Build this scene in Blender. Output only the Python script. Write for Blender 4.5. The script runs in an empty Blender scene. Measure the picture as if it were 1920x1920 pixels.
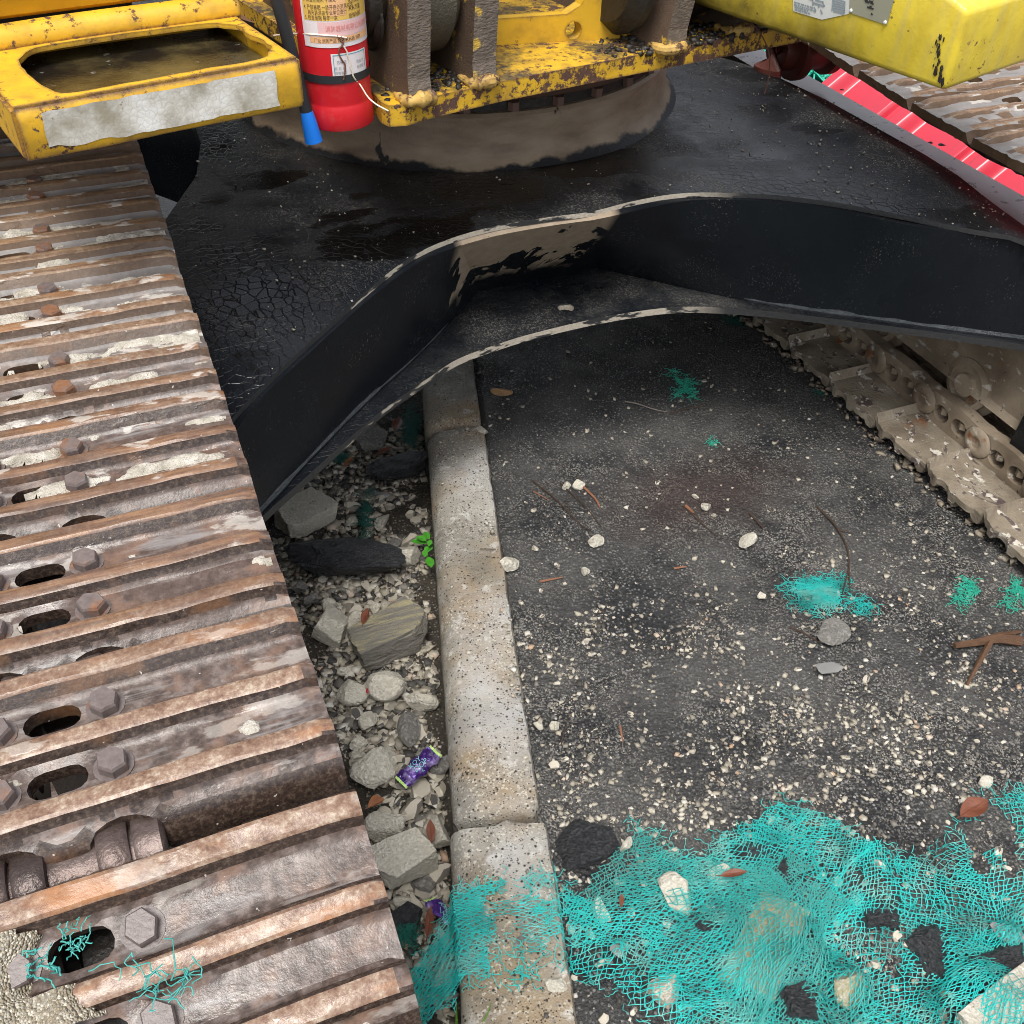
import bpy, bmesh, math, random, time; T0_ = time.time()
import numpy as np
from mathutils import Vector, Matrix, geometry
random.seed(7); RNG = np.random.default_rng(11)
S = bpy.context.scene; COL = S.collection
PI = math.pi; R_ = math.radians

# ------------------------------------------------------------------ camera
AX = np.array([[0.92570147, 0.23532267, -0.29614192], [-0.37766754, 0.61862448, -0.6889637], [0.02107186, 0.7496179, 0.66153532]])
CAM = np.array([0, 0, 1.4]); FPX = 1910.0
cd = bpy.data.cameras.new('camera'); cam = bpy.data.objects.new('camera', cd); COL.objects.link(cam)
cd.sensor_width = 36; cd.lens = 36 * FPX / 1920; cd.clip_start = .02; cd.clip_end = 400
mw = Matrix([list(r) for r in AX]).to_4x4(); mw.translation = Vector(CAM); cam.matrix_world = mw
S.camera = cam
# ------------------------------------------------------------------ light
SUN_EL, SUN_AZ = 67.0, 215.0
w = bpy.data.worlds.new('World'); S.world = w; w.use_nodes = True
nt = w.node_tree; nt.nodes.clear()
sky = nt.nodes.new('ShaderNodeTexSky'); sky.sky_type = 'NISHITA'; sky.sun_disc = False
sky.sun_elevation = R_(SUN_EL); sky.sun_rotation = R_(SUN_AZ); sky.air_density = 1.0; sky.dust_density = 4.0; sky.ozone_density = 1.0
hs = nt.nodes.new('ShaderNodeHueSaturation'); hs.inputs['Saturation'].default_value = .30
bgn = nt.nodes.new('ShaderNodeBackground'); bgn.inputs['Strength'].default_value = .14
wo = nt.nodes.new('ShaderNodeOutputWorld')
nt.links.new(sky.outputs[0], hs.inputs['Color']); nt.links.new(hs.outputs[0], bgn.inputs[0]); nt.links.new(bgn.outputs[0], wo.inputs[0])
sl = bpy.data.lights.new('sun', 'SUN'); sl.energy = 1.3; sl.angle = R_(20); sl.color = (1, .965, .91)
so = bpy.data.objects.new('sun', sl); COL.objects.link(so)
az = R_(SUN_AZ); el = R_(SUN_EL)
sd = Vector((math.sin(az) * math.cos(el), math.cos(az) * math.cos(el), math.sin(el)))
so.rotation_euler = sd.to_track_quat('Z', 'Y').to_euler()
vs = S.view_settings; vs.view_transform = 'Standard'; vs.look = 'None'; vs.exposure = 0.85; vs.gamma = 1; vs.use_curve_mapping = False
S.cycles.filter_width = .95; S.cycles.max_bounces = 6; S.cycles.diffuse_bounces = 4; S.cycles.glossy_bounces = 3; S.cycles.transmission_bounces = 2; S.cycles.caustics_reflective = False; S.cycles.caustics_refractive = False

# ------------------------------------------------------------------ helpers
def at(px, py, z=0.0):
    """point of the place seen at photo pixel (px,py) lying on the level z"""
    d = AX @ np.array([px - 960, -(py - 960), -FPX]); t = (z - 1.4) / d[2]
    return CAM + d * t

def _h(ix, iy, iz):
    n = (ix * 374761393 + iy * 668265263 + iz * 2147483647 + 1274126177) & 0xffffffff
    n = ((n ^ (n >> 13)) * 1274126177) & 0xffffffff
    return ((n ^ (n >> 16)) & 0xffff) / 65535.0
def vnoise(x, y, z=0.0):
    x = np.asarray(x, float); y = np.asarray(y, float); z = np.zeros_like(x) + z
    xi = np.floor(x).astype(np.int64); yi = np.floor(y).astype(np.int64); zi = np.floor(z).astype(np.int64)
    fx, fy, fz = x - xi, y - yi, z - zi
    fx, fy, fz = [f * f * (3 - 2 * f) for f in (fx, fy, fz)]
    r = 0
    for a in (0, 1):
        for b in (0, 1):
            for c in (0, 1):
                r = r + _h(xi + a, yi + b, zi + c) * (fx if a else 1 - fx) * (fy if b else 1 - fy) * (fz if c else 1 - fz)
    return r * 2 - 1
def fbm(x, y, z=0.0, o=4):
    r = 0; a = 1.0; t = 0
    for i in range(o):
        r = r + a * vnoise(np.asarray(x) * 2 ** i + 17 * i, np.asarray(y) * 2 ** i + 5 * i, np.asarray(z) * 2 ** i + 3 * i); t += a; a *= .5
    return r / t

def mesh(name, V, F, mats=None, mi=None, smooth=False, auto=None):
    m = bpy.data.meshes.new(name)
    V = np.asarray(V, float)
    if isinstance(F, np.ndarray):
        n, k = F.shape
        m.vertices.add(len(V)); m.vertices.foreach_set('co', V.ravel())
        m.loops.add(n * k); m.loops.foreach_set('vertex_index', F.ravel().astype(np.int32))
        m.polygons.add(n); m.polygons.foreach_set('loop_start', np.arange(0, n * k, k, dtype=np.int32))
        m.update(calc_edges=True); m.validate()
    else:
        m.from_pydata([tuple(v) for v in V], [], [tuple(int(i) for i in f) for f in F]); m.validate()
    for mt in (mats or []): m.materials.append(mt)
    if mi is not None and len(m.polygons) == len(mi): m.polygons.foreach_set('material_index', np.asarray(mi, np.int32))
    if smooth: m.polygons.foreach_set('use_smooth', np.ones(len(m.polygons), bool))
    if auto:
        try: m.set_sharp_from_angle(angle=R_(auto))
        except Exception: pass
    m.update()
    return m
def obj(name, me, parent=None):
    o = bpy.data.objects.new(name, me); COL.objects.link(o)
    if parent is not None: o.parent = parent
    return o
def tag(o, label=None, cat=None, group=None, kind=None):
    if label: o['label'] = label
    if cat: o['category'] = cat
    if group: o['group'] = group
    if kind: o['kind'] = kind
    return o
def empty(name, loc=(0, 0, 0)):
    o = bpy.data.objects.new(name, None); COL.objects.link(o); o.location = loc; return o
def under(o, parent):
    """parent without moving (parents are unrotated empties / identity parts)"""
    o.parent = parent; o.matrix_parent_inverse = Matrix.Translation(parent.location).inverted() if parent.type == 'EMPTY' else Matrix()
    return o

class MB:
    def __init__(s): s.V = []; s.F = []; s.M = []
    def add(s, V, F, m=0):
        b = len(s.V); s.V += [tuple(v) for v in V]; s.F += [tuple(i + b for i in f) for f in F]; s.M += [m] * len(F)
    def box(s, c, sz, rot=None, m=0, bev=0.0):
        bm = bmesh.new(); bmesh.ops.create_cube(bm, size=1)
        bmesh.ops.scale(bm, vec=sz, verts=bm.verts)
        if bev: bmesh.ops.bevel(bm, geom=bm.edges[:], offset=bev, segments=2, affect='EDGES', profile=.5)
        s.bm(bm, Matrix.Translation(c) @ (rot.to_4x4() if rot else Matrix()), m)
    def bm(s, bm, mt=None, m=0):
        mt = mt or Matrix(); bm.verts.index_update()
        s.add([mt @ v.co for v in bm.verts], [[v.index for v in f.verts] for f in bm.faces], m); bm.free()
    def tube(s, pts, r, n=6, m=0, cap=True):
        pts = [Vector(p) for p in pts]; rs = r if hasattr(r, '__len__') else [r] * len(pts)
        ring = []; V = []; up = Vector((0, 0, 1))
        for i, p in enumerate(pts):
            d = (pts[min(i + 1, len(pts) - 1)] - pts[max(i - 1, 0)]).normalized()
            a = d.cross(up) if abs(d.z) < .95 else d.cross(Vector((1, 0, 0)))
            a.normalize(); b = a.cross(d)
            for k in range(n):
                t = 2 * PI * k / n; V.append(p + (a * math.cos(t) + b * math.sin(t)) * rs[i])
        F = [(i * n + k, i * n + (k + 1) % n, (i + 1) * n + (k + 1) % n, (i + 1) * n + k) for i in range(len(pts) - 1) for k in range(n)]
        if cap: F += [tuple(range(n - 1, -1, -1)), tuple((len(pts) - 1) * n + k for k in range(n))]
        s.add(V, F, m)
    def lathe(s, prof, n=32, mt=None, m=0):
        mt = mt or Matrix(); V = []; k = len(prof)
        for i in range(n):
            a = 2 * PI * i / n
            for r, z in prof: V.append(mt @ Vector((r * math.cos(a), r * math.sin(a), z)))
        F = [(i * k + j, ((i + 1) % n) * k + j, ((i + 1) % n) * k + j + 1, i * k + j + 1) for i in range(n) for j in range(k - 1)]
        s.add(V, F, m)
    def prism(s, pts, h, mt=None, m=0):
        """2D outline extruded from z=0 to z=h in its own frame"""
        mt = mt or Matrix(); n = len(pts)
        V = [mt @ Vector((p[0], p[1], 0)) for p in pts] + [mt @ Vector((p[0], p[1], h)) for p in pts]
        F = [tuple(range(n - 1, -1, -1)), tuple(range(n, 2 * n))] + [(i, (i + 1) % n, n + (i + 1) % n, n + i) for i in range(n)]
        s.add(V, F, m)
    def build(s, name, mats, parent=None, smooth=False, auto=35):
        mats = mats if isinstance(mats, list) else [mats]
        me = mesh(name, s.V, s.F, mats, s.M, smooth, auto if smooth else None)
        o = obj(name, me)
        if parent is not None: under(o, parent)
        return o
def basis(loc, x, y, z):
    m = Matrix((x, y, z)).transposed().to_4x4(); m.translation = loc; return m
def cdt(outline, holes=(), pts=(), lines=()):
    """filled triangulation of an outline with holes and inner points/lines"""
    vs_ = []; es = []
    def loop(l):
        b = len(vs_); vs_.extend(Vector(p[:2]) for p in l); es.extend((b + i, b + (i + 1) % len(l)) for i in range(len(l)))
    loop(outline)
    for h in holes: loop(h)
    for a in lines:
        b = len(vs_); vs_.extend(Vector(p) for p in a); es.extend((b + i, b + i + 1) for i in range(len(a) - 1))
    vs_.extend(Vector(p) for p in pts)
    ov, oe, of, *_ = geometry.delaunay_2d_cdt(vs_, es, [], 0, 1e-6)
    P = np.array([(v.x, v.y) for v in ov]); F = np.array([f for f in of])
    c = P[F].mean(1); keep = inside(c, outline)
    for h in holes: keep &= ~inside(c, h)
    return P, F[keep]
def inside(p, poly):
    poly = np.asarray([q[:2] for q in poly], float); r = np.zeros(len(p), bool); x, y = p[:, 0], p[:, 1]
    j = len(poly) - 1
    for i in range(len(poly)):
        a, b = poly[i], poly[j]
        c = ((a[1] > y) != (b[1] > y)) & (x < (b[0] - a[0]) * (y - a[1]) / (b[1] - a[1] + 1e-15) + a[0]); r ^= c; j = i
    return r
def slab(P, F, ztop, zbot, mtop=0, mside=1, mbot=0):
    """thick plate from a flat triangulation; ztop/zbot per vertex"""
    n = len(P); V = np.vstack([np.c_[P, ztop], np.c_[P, zbot]])
    fl = F.copy(); A = P[F]; ar = (A[:, 1, 0] - A[:, 0, 0]) * (A[:, 2, 1] - A[:, 0, 1]) - (A[:, 2, 0] - A[:, 0, 0]) * (A[:, 1, 1] - A[:, 0, 1])
    fl[ar < 0] = fl[ar < 0][:, ::-1]
    ed = {}
    for f in fl:
        for a, b in ((f[0], f[1]), (f[1], f[2]), (f[2], f[0])): ed[(a, b)] = 1
    side = [(a, a + n, b + n, b) for (a, b) in ed if (b, a) not in ed]
    faces = [tuple(f) for f in fl] + [tuple(f[::-1] + n) for f in fl] + side
    return V, faces, [mtop] * len(fl) + [mbot] * len(fl) + [mside] * len(side)
def interp(pts, x):
    p = sorted(pts); return np.interp(x, [a[0] for a in p], [a[1] for a in p])
def smoothline(pts, n=8):
    """Catmull-Rom through points"""
    P = [np.asarray(p, float) for p in pts]; P = [2 * P[0] - P[1]] + P + [2 * P[-1] - P[-2]]; out = []
    for i in range(1, len(P) - 2):
        for k in range(n):
            t = k / n; a, b, c, d = P[i - 1:i + 3]
            out.append(.5 * ((2 * b) + (c - a) * t + (2 * a - 5 * b + 4 * c - d) * t * t + (3 * b - a - 3 * c + d) * t ** 3))
    out.append(P[-2]); return out

# ------------------------------------------------------------------ materials
class G:
    def __init__(s, name):
        s.m = bpy.data.materials.new(name); s.m.use_nodes = True; s.t = s.m.node_tree; s.t.nodes.clear()
        s.o = s.t.nodes.new('ShaderNodeOutputMaterial'); s.b = s.t.nodes.new('ShaderNodeBsdfPrincipled')
        s.t.links.new(s.b.outputs[0], s.o.inputs[0]); s.geo = s.t.nodes.new('ShaderNodeNewGeometry'); s.pos = s.geo.outputs['Position']; s.isl = s.geo.outputs['Random Per Island']
    def n(s, ty): return s.t.nodes.new('ShaderNode' + ty)
    def L(s, a, b):
        if hasattr(a, 'node') or isinstance(a, bpy.types.NodeSocket): s.t.links.new(a, b)
        else:
            if b.type == 'RGBA' and len(a) == 3: a = (*a, 1)
            b.default_value = a
    def mp(s, sc=(1, 1, 1), rot=(0, 0, 0), v=None):
        q = s.n('Mapping'); q.vector_type = 'TEXTURE' if False else 'POINT'; s.L(v or s.pos, q.inputs[0]); q.inputs['Rotation'].default_value = rot; q.inputs['Scale'].default_value = sc; return q.outputs[0]
    def noise(s, sc, det=4, v=None, rough=.55, dist=0):
        q = s.n('TexNoise'); s.L(v or s.pos, q.inputs['Vector']); q.inputs['Scale'].default_value = sc; q.inputs['Detail'].default_value = det; q.inputs['Roughness'].default_value = rough; q.inputs['Distortion'].default_value = dist; return q.outputs[0]
    def vor(s, sc, feat='F1', v=None, out='Distance', rnd=1):
        q = s.n('TexVoronoi'); q.feature = feat; s.L(v or s.pos, q.inputs['Vector']); q.inputs['Scale'].default_value = sc; q.inputs['Randomness'].default_value = rnd; return q.outputs[out]
    def ramp(s, f, pts, inter='LINEAR'):
        q = s.n('ValToRGB'); s.L(f, q.inputs[0]); c = q.color_ramp; c.interpolation = inter
        while len(c.elements) < len(pts): c.elements.new(.5)
        for e, (p, k) in zip(c.elements, pts):
            e.position = p; e.color = (k, k, k, 1) if not hasattr(k, '__len__') else (*k, 1)
        return q.outputs[0]
    def thr(s, f, a, b): return s.ramp(f, [(a, 0.0), (b, 1.0)])
    def mix(s, f, a, b):
        q = s.n('Mix'); q.data_type = 'RGBA'; s.L(f, q.inputs[0]) if not isinstance(f, (int, float)) else setattr(q.inputs[0], 'default_value', f)
        s.L(a, q.inputs[6]); s.L(b, q.inputs[7]); return q.outputs[2]
    def ma(s, op, a, b=None, c=None):
        q = s.n('Math'); q.operation = op
        for i, x in enumerate((a, b, c)):
            if x is not None: s.L(x, q.inputs[i]) if not isinstance(x, (int, float)) else setattr(q.inputs[i], 'default_value', x)
        return q.outputs[0]
    def sep(s, v=None):
        q = s.n('SeparateXYZ'); s.L(v or s.pos, q.inputs[0]); return q.outputs
    def rng(s, x, a, b, c=0.0, d=1.0):
        q = s.n('MapRange'); s.L(x, q.inputs[0])
        for i, k in enumerate((a, b, c, d)): q.inputs[i + 1].default_value = k
        return q.outputs[0]
    def bump(s, h, st=.5, d=.002, nrm=None):
        q = s.n('Bump'); q.inputs['Strength'].default_value = st; q.inputs['Distance'].default_value = d; s.L(h, q.inputs['Height'])
        if nrm: s.L(nrm, q.inputs['Normal'])
        return q.outputs[0]
    def done(s, col, rough=.5, nrm=None, metal=0.0, spec=.5):
        s.L(col, s.b.inputs['Base Color'])
        for k, v in (('Roughness', rough), ('Metallic', metal), ('Specular IOR Level', spec)):
            s.L(v, s.b.inputs[k]) if not isinstance(v, (int, float)) else setattr(s.b.inputs[k], 'default_value', v)
        if nrm: s.L(nrm, s.b.inputs['Normal'])
        return s.m

def m_shoe(kind):
    g = G('track_steel_' + kind); y = g.sep()[1]
    xx = g.sep()[0]; far = g.ma('MAXIMUM', g.rng(y, .95, 1.45), g.rng(xx, .9, 1.1))                        # the part under the machine stayed dry and dusty
    st = g.mp((9, 60, 60)); n1 = g.noise(14, 6); n2 = g.noise(90, 4); n3 = g.noise(1, 5, st, dist=.6); fine = g.noise(420, 4, rough=.7); n4 = g.noise(240, 6, rough=.7)
    if kind == 'top':
        c = g.ramp(g.ma('ADD', g.ma('MULTIPLY', n4, .6), g.ma('MULTIPLY', n2, .4)), [(.35, (.11, .062, .043)), (.45, (.19, .112, .076)), (.54, (.27, .185, .13)), (.65, (.44, .365, .285))])
        c = g.mix(g.ma('MULTIPLY', g.thr(g.noise(1, 6, g.mp((11, 34, 34))), .55, .68), .8), c, g.mix(g.noise(160, 5), (.24, .085, .03), (.46, .22, .085)))
        mid_ = g.ma('MULTIPLY', g.rng(y, .58, .72), g.rng(y, 1.25, .95)); sk_ = g.noise(1, 6, g.mp((14, 160, 160)), rough=.65); c = g.mix(g.ma('MULTIPLY', mid_, .8), c, g.ramp(sk_, [(.36, (.065, .036, .026)), (.5, (.14, .076, .047)), (.64, (.24, .13, .068))]))
        c = g.mix(g.ma('MULTIPLY', far, .65), c, g.ramp(g.noise(1, 6, g.mp((14, 140, 140)), rough=.65), [(.36, (.07, .04, .022)), (.5, (.165, .095, .045)), (.64, (.30, .21, .12))]))
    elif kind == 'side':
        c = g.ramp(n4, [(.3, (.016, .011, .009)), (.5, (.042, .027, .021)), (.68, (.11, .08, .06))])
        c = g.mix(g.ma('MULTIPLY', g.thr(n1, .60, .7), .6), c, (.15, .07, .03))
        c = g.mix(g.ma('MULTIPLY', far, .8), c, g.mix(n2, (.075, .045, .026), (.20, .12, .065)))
    else:
        c = g.ramp(g.ma('ADD', g.ma('MULTIPLY', n4, .35), g.ma('MULTIPLY', n2, .65)), [(.34, (.036, .024, .019)), (.5, (.098, .071, .060)), (.62, (.185, .148, .132))])
        mid_ = g.ma('MULTIPLY', g.rng(y, .58, .72), g.rng(y, 1.2, .95)); c = g.mix(g.ma('MULTIPLY', mid_, .55), c, g.mix(n4, (.035, .022, .018), (.135, .088, .070)))
        c = g.mix(g.ma('MULTIPLY', g.thr(g.noise(34, 6), .52, .66), .6), c, g.mix(fine, (.17, .09, .055), (.27, .17, .12)))
        c = g.mix(g.ma('MULTIPLY', g.thr(n3, .56, .68), .6), c, (.30, .285, .275))
        c = g.mix(g.ma('MULTIPLY', far, .75), c, g.mix(g.noise(30, 6), (.15, .14, .135), (.36, .35, .335)))
    # cement splashes
    cm = g.ma('MULTIPLY', g.thr(g.noise(1, 6, g.mp((16, 34, 34))), .60, .64), g.rng(y, .45, 1.1, .35, 1.0))
    sp = g.thr(g.noise(1, 2, g.mp((130, 130, 130))), .74, .77)
    c = g.mix(g.ma('MAXIMUM', g.ma('MULTIPLY', cm, .0 if kind == 'side' else .75), g.ma('MULTIPLY', sp, .8)), c, g.mix(fine, (.42, .38, .33), (.62, .59, .54)))
    h = g.ma('ADD', g.ma('MULTIPLY', n2, .8), g.ma('ADD', g.ma('MULTIPLY', fine, .35), cm))
    r = g.ma('ADD', g.ramp(n1, [(.3, .17), (.7, .42)]), g.ma('MULTIPLY', far, .25))
    return g.done(c, r, g.bump(h, .36, .0024), .0, .48)
M_TOP, M_SIDE, M_PLATE = m_shoe('top'), m_shoe('side'), m_shoe('plate')

def m_crust():
    g = G('dried_cement'); n = g.noise(60, 6); f = g.noise(380, 4)
    c = g.ramp(n, [(.3, (.27, .24, .19)), (.5, (.45, .415, .35)), (.7, (.60, .565, .50))])
    return g.done(g.mix(g.thr(f, .62, .7), c, (.25, .19, .13)), .85, g.bump(g.ma('ADD', n, f), .8, .004))
M_CRUST = m_crust()
def m_mud():
    g = G('gritty_mud'); n = g.noise(70, 6); v = g.vor(520, out='Color'); d = g.vor(520)
    c = g.mix(g.thr(g.sep(v)[0], .45, .55), g.mix(n, (.22, .18, .12), (.42, .36, .26)), g.mix(g.sep(v)[1], (.30, .27, .22), (.66, .60, .48)))
    return g.done(c, .8, g.bump(g.ma('ADD', g.ma('MULTIPLY', d, -.8), n), .9, .006))
M_MUD = m_mud()
def m_dusty():
    g = G('clay_coated_steel'); n = g.noise(9, 7); f = g.noise(130, 5); s2 = g.noise(1, 5, g.mp((30, 30, 60)))
    c = g.ramp(n, [(.3, (.12, .088, .06)), (.5, (.235, .185, .13)), (.72, (.36, .295, .215))])
    c = g.mix(g.thr(s2, .60, .66), c, (.47, .44, .38)); c = g.mix(g.thr(g.noise(70, 3), .68, .73), c, (.045, .032, .028))
    c = g.mix(g.thr(g.noise(14, 4), .66, .72), c, (.22, .085, .03))
    return g.done(c, .6, g.bump(g.ma('ADD', n, f), .55, .003))
M_DUSTY = m_dusty()
def m_muddyshoe():
    g = G('mud_caked_shoe'); n = g.noise(12, 7); f = g.noise(150, 5); s2 = g.noise(1, 6, g.mp((34, 22, 40), (0, 0, .5)), dist=.8)
    c = g.ramp(n, [(.3, (.14, .11, .08)), (.5, (.255, .215, .16)), (.75, (.38, .34, .27))])
    k = g.mix(g.thr(g.noise(70, 5), .5, .56), (.10, .075, .07), (.62, .58, .50))
    c = g.mix(g.thr(s2, .55, .60), c, k); c = g.mix(g.thr(g.noise(9, 3), .66, .74), c, (.26, .12, .05))
    return g.done(c, .55, g.bump(g.ma('ADD', g.ma('ADD', n, f), s2), .7, .004))
M_MUDSHOE = m_muddyshoe()
def m_link():
    g = G('worn_link_steel'); n = g.noise(22, 6); f = g.noise(260, 4)
    c = g.ramp(n, [(.3, (.03, .022, .02)), (.52, (.085, .06, .052)), (.75, (.20, .155, .14))])
    return g.done(c, g.ramp(n, [(.3, .25), (.7, .45)]), g.bump(g.ma('ADD', n, f), .4, .002), .5)
M_LINK = m_link()
M_BOLT = (lambda g: g.done(g.mix(g.thr(g.ma('ADD', g.noise(40, 5), g.rng(g.sep()[1], .6, 1.1, -.08, .08)), .50, .62), g.mix(g.noise(200, 4), (.075, .055, .05), (.20, .165, .155)), g.mix(g.noise(200, 4), (.14, .06, .03), (.27, .14, .08))), .42, g.bump(g.noise(260, 4), .4, .0015)))(G('bolt_steel'))

def m_black(name, bare=0.0, crack=False):
    g = G(name); n = g.noise(7, 7); f = g.noise(330, 5, rough=.7); mid = g.noise(60, 5)
    c = g.mix(n, (.0042, .0052, .007), (.011, .0135, .0175))
    scr = g.noise(1, 2, g.mp((26, 600, 260), (0, .5, .9)))
    c = g.mix(g.ma('MULTIPLY', g.ma('MULTIPLY', g.thr(scr, .645, .67), .7), g.thr(g.noise(9, 4), .50, .62)), c, (.13, .125, .115))
    spk = g.thr(g.noise(230, 2), .735, .76)
    c = g.mix(g.ma('MULTIPLY', spk, 1.0 if crack else .25), c, (.24, .23, .21))
    r = g.ramp(n, [(.3, .13), (.7, .34)]); h = g.ma('ADD', g.ma('MULTIPLY', mid, .5), g.ma('MULTIPLY', f, .4))
    if crack:
        wv = g.ma and g.mp((1, 1, .3)); d = g.vor(62, 'DISTANCE_TO_EDGE', g.ma and wv); msk = g.thr(g.noise(3, 4), .42, .6)
        ck = g.ma('MULTIPLY', g.ramp(g.ma('ADD', d, g.ma('MULTIPLY', g.ma('SUBTRACT', g.noise(60, 4), .5), .10)), [(.0, 1.0), (.07, 0.0)]), msk)
        y = g.sep()[1]; dust = g.ma('MULTIPLY', g.rng(y, 1.28, 1.62), g.thr(g.noise(11, 6), .30, .62))
        grit = g.vor(420, out='Color'); gr = g.thr(g.sep(grit)[0], .80, .86)
        dc = g.mix(g.noise(260, 4), (.012, .012, .0125), (.062, .062, .061))
        dust = g.ma('MULTIPLY', g.ma('MULTIPLY', dust, g.rng(g.sep()[0], .35, .85, .45, 1.0)), g.thr(g.noise(4.5, 6, rough=.6), .36, .58)); c = g.mix(g.ma('MULTIPLY', dust, .8), c, dc)
        c = g.mix(g.ma('MULTIPLY', gr, g.ma('MULTIPLY', dust, .55)), c, (.30, .28, .25))
        # fine straw-like fibres stuck in the paint
        fb = g.ma('MAXIMUM', g.thr(g.noise(1, 2, g.mp((500, 70, 90), (0, 0, .6))), .64, .67), g.thr(g.noise(1, 2, g.mp((80, 520, 90), (0, 0, .9))), .65, .68)); c = g.mix(g.ma('MULTIPLY', fb, dust), c, (.26, .24, .20))
        # wet oily pools
        oil = g.thr(g.noise(1, 6, g.mp((4, 8, 8)), rough=.5), .55, .58)
        oil = g.ma('MULTIPLY', oil, g.rng(g.sep()[2], .45, .5)); c = g.mix(oil, c, (.004, .004, .004)); r = g.ma('MULTIPLY', g.ma('ADD', r, g.ma('MULTIPLY', dust, .35)), g.rng(oil, 0, 1, 1, .45))
        xq = g.sep()[0]; wet = g.ma('MULTIPLY', g.ma('MULTIPLY', g.rng(xq, .05, .12), g.rng(xq, .46, .36)), g.ma('MULTIPLY', g.rng(y, 1.20, 1.30), g.rng(g.ma('ADD', y, g.ma('MULTIPLY', g.noise(12, 6), .10)), 1.56, 1.50)))
        r = g.ma('MULTIPLY', r, g.rng(wet, 0, 1, 1, .55)); dust = g.ma('MULTIPLY', dust, g.rng(wet, 0, 1, 1, .15))
        h = g.ma('SUBTRACT', g.ma('ADD', h, g.ma('MULTIPLY', dust, g.ma('MULTIPLY', f, 1.2))), g.ma('MULTIPLY', ck, 1.1))
    if bare:
        x = g.sep()[0]
        win = g.ma('MULTIPLY', g.rng(x, .53, .55), g.rng(x, .86, .84))
        br = g.thr(g.ma('ADD', g.noise(1, 7, g.mp((13, 13, 7)), rough=.62, dist=.4), g.rng(g.sep()[2], .47, .60, -.06, .05)),   .415, .43)
        zz = g.rng(g.ma('ADD', g.sep()[2], g.ma('MULTIPLY', g.noise(16, 5), .12)), .470, .515)
        br = g.ma('MULTIPLY', g.ma('MULTIPLY', br, win), zz)
        c = g.mix(br, c, g.mix(mid, (.22, .165, .115), (.42, .34, .25))); r = g.mix(br, r, (.6, .6, .6))
    r = g.ma('ADD', r, g.rng(g.sep()[0], 1.36, 1.48, 0, .45)) if crack else r
    return g.done(c, r, g.bump(h, .35, .0025), 0, .42 if crack else .30)
M_BLACK = m_black('black_underseal_web', bare=1.0); M_BPLATE = m_black('black_underseal_plate', crack=True); M_BLACK2 = m_black('black_underseal')
def m_edge():
    g = G('scraped_plate_edge'); n = g.noise(1, 5, g.mp((16, 16, 60))); f = g.noise(200, 4); x = g.sep()[0]
    k = g.ma('MULTIPLY', g.thr(g.ma('ADD', n, g.ma('MULTIPLY', g.rng(x, .30, .56), .17)), .60, .64), g.ma('MULTIPLY', g.rng(x, .22, .3), g.rng(x, 1.10, 1.0)))
    return g.done(g.mix(k, g.mix(f, (.012, .013, .015), (.05, .05, .05)), g.mix(f, (.30, .25, .19), (.62, .57, .48))), .5, g.bump(f, .5, .002))
M_EDGE = m_edge()
M_WELD = (lambda g: g.done(g.mix(g.noise(90, 4), (.012, .014, .017), (.085, .095, .105)), .32, g.bump(g.ma('ADD', g.noise(1, 3, g.mp((150, 150, 60))), g.noise(400, 3)), .9, .004)))(G('weld_bead'))
def m_hub():
    g = G('clay_hub'); n = g.noise(1, 6, g.mp((10, 10, 30))); f = g.noise(160, 5)
    c = g.ramp(n, [(.3, (.17, .12, .08)), (.5, (.27, .20, .135)), (.72, (.36, .28, .20))])
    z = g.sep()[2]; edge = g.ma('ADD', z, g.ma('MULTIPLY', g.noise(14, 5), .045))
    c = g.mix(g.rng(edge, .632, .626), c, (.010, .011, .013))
    c = g.mix(g.thr(g.noise(1, 3, g.mp((24, 24, 9))), .69, .72), c, (.012, .012, .013))
    return g.done(c, .55, g.bump(g.ma('ADD', n, f), .5, .003))
M_HUB = m_hub()
M_RING = (lambda g: g.done(g.mix(g.noise(12, 6), (.10, .05, .04), (.22, .13, .10)), .5, g.bump(g.noise(120, 5), .4, .002)))(G('red_brown_ring'))
M_DARK = (lambda g: g.done(g.mix(g.noise(14, 6), (.009, .008, .007), (.035, .028, .022)), .5, g.bump(g.noise(90, 5), .6, .004)))(G('greasy_dark_steel'))
M_REDB = (lambda g: g.done(g.mix(g.noise(16, 6), (.085, .022, .015), (.20, .06, .042)), .4, g.bump(g.noise(120, 5), .4, .002)))(G('red_oxide_steel'))
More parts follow.
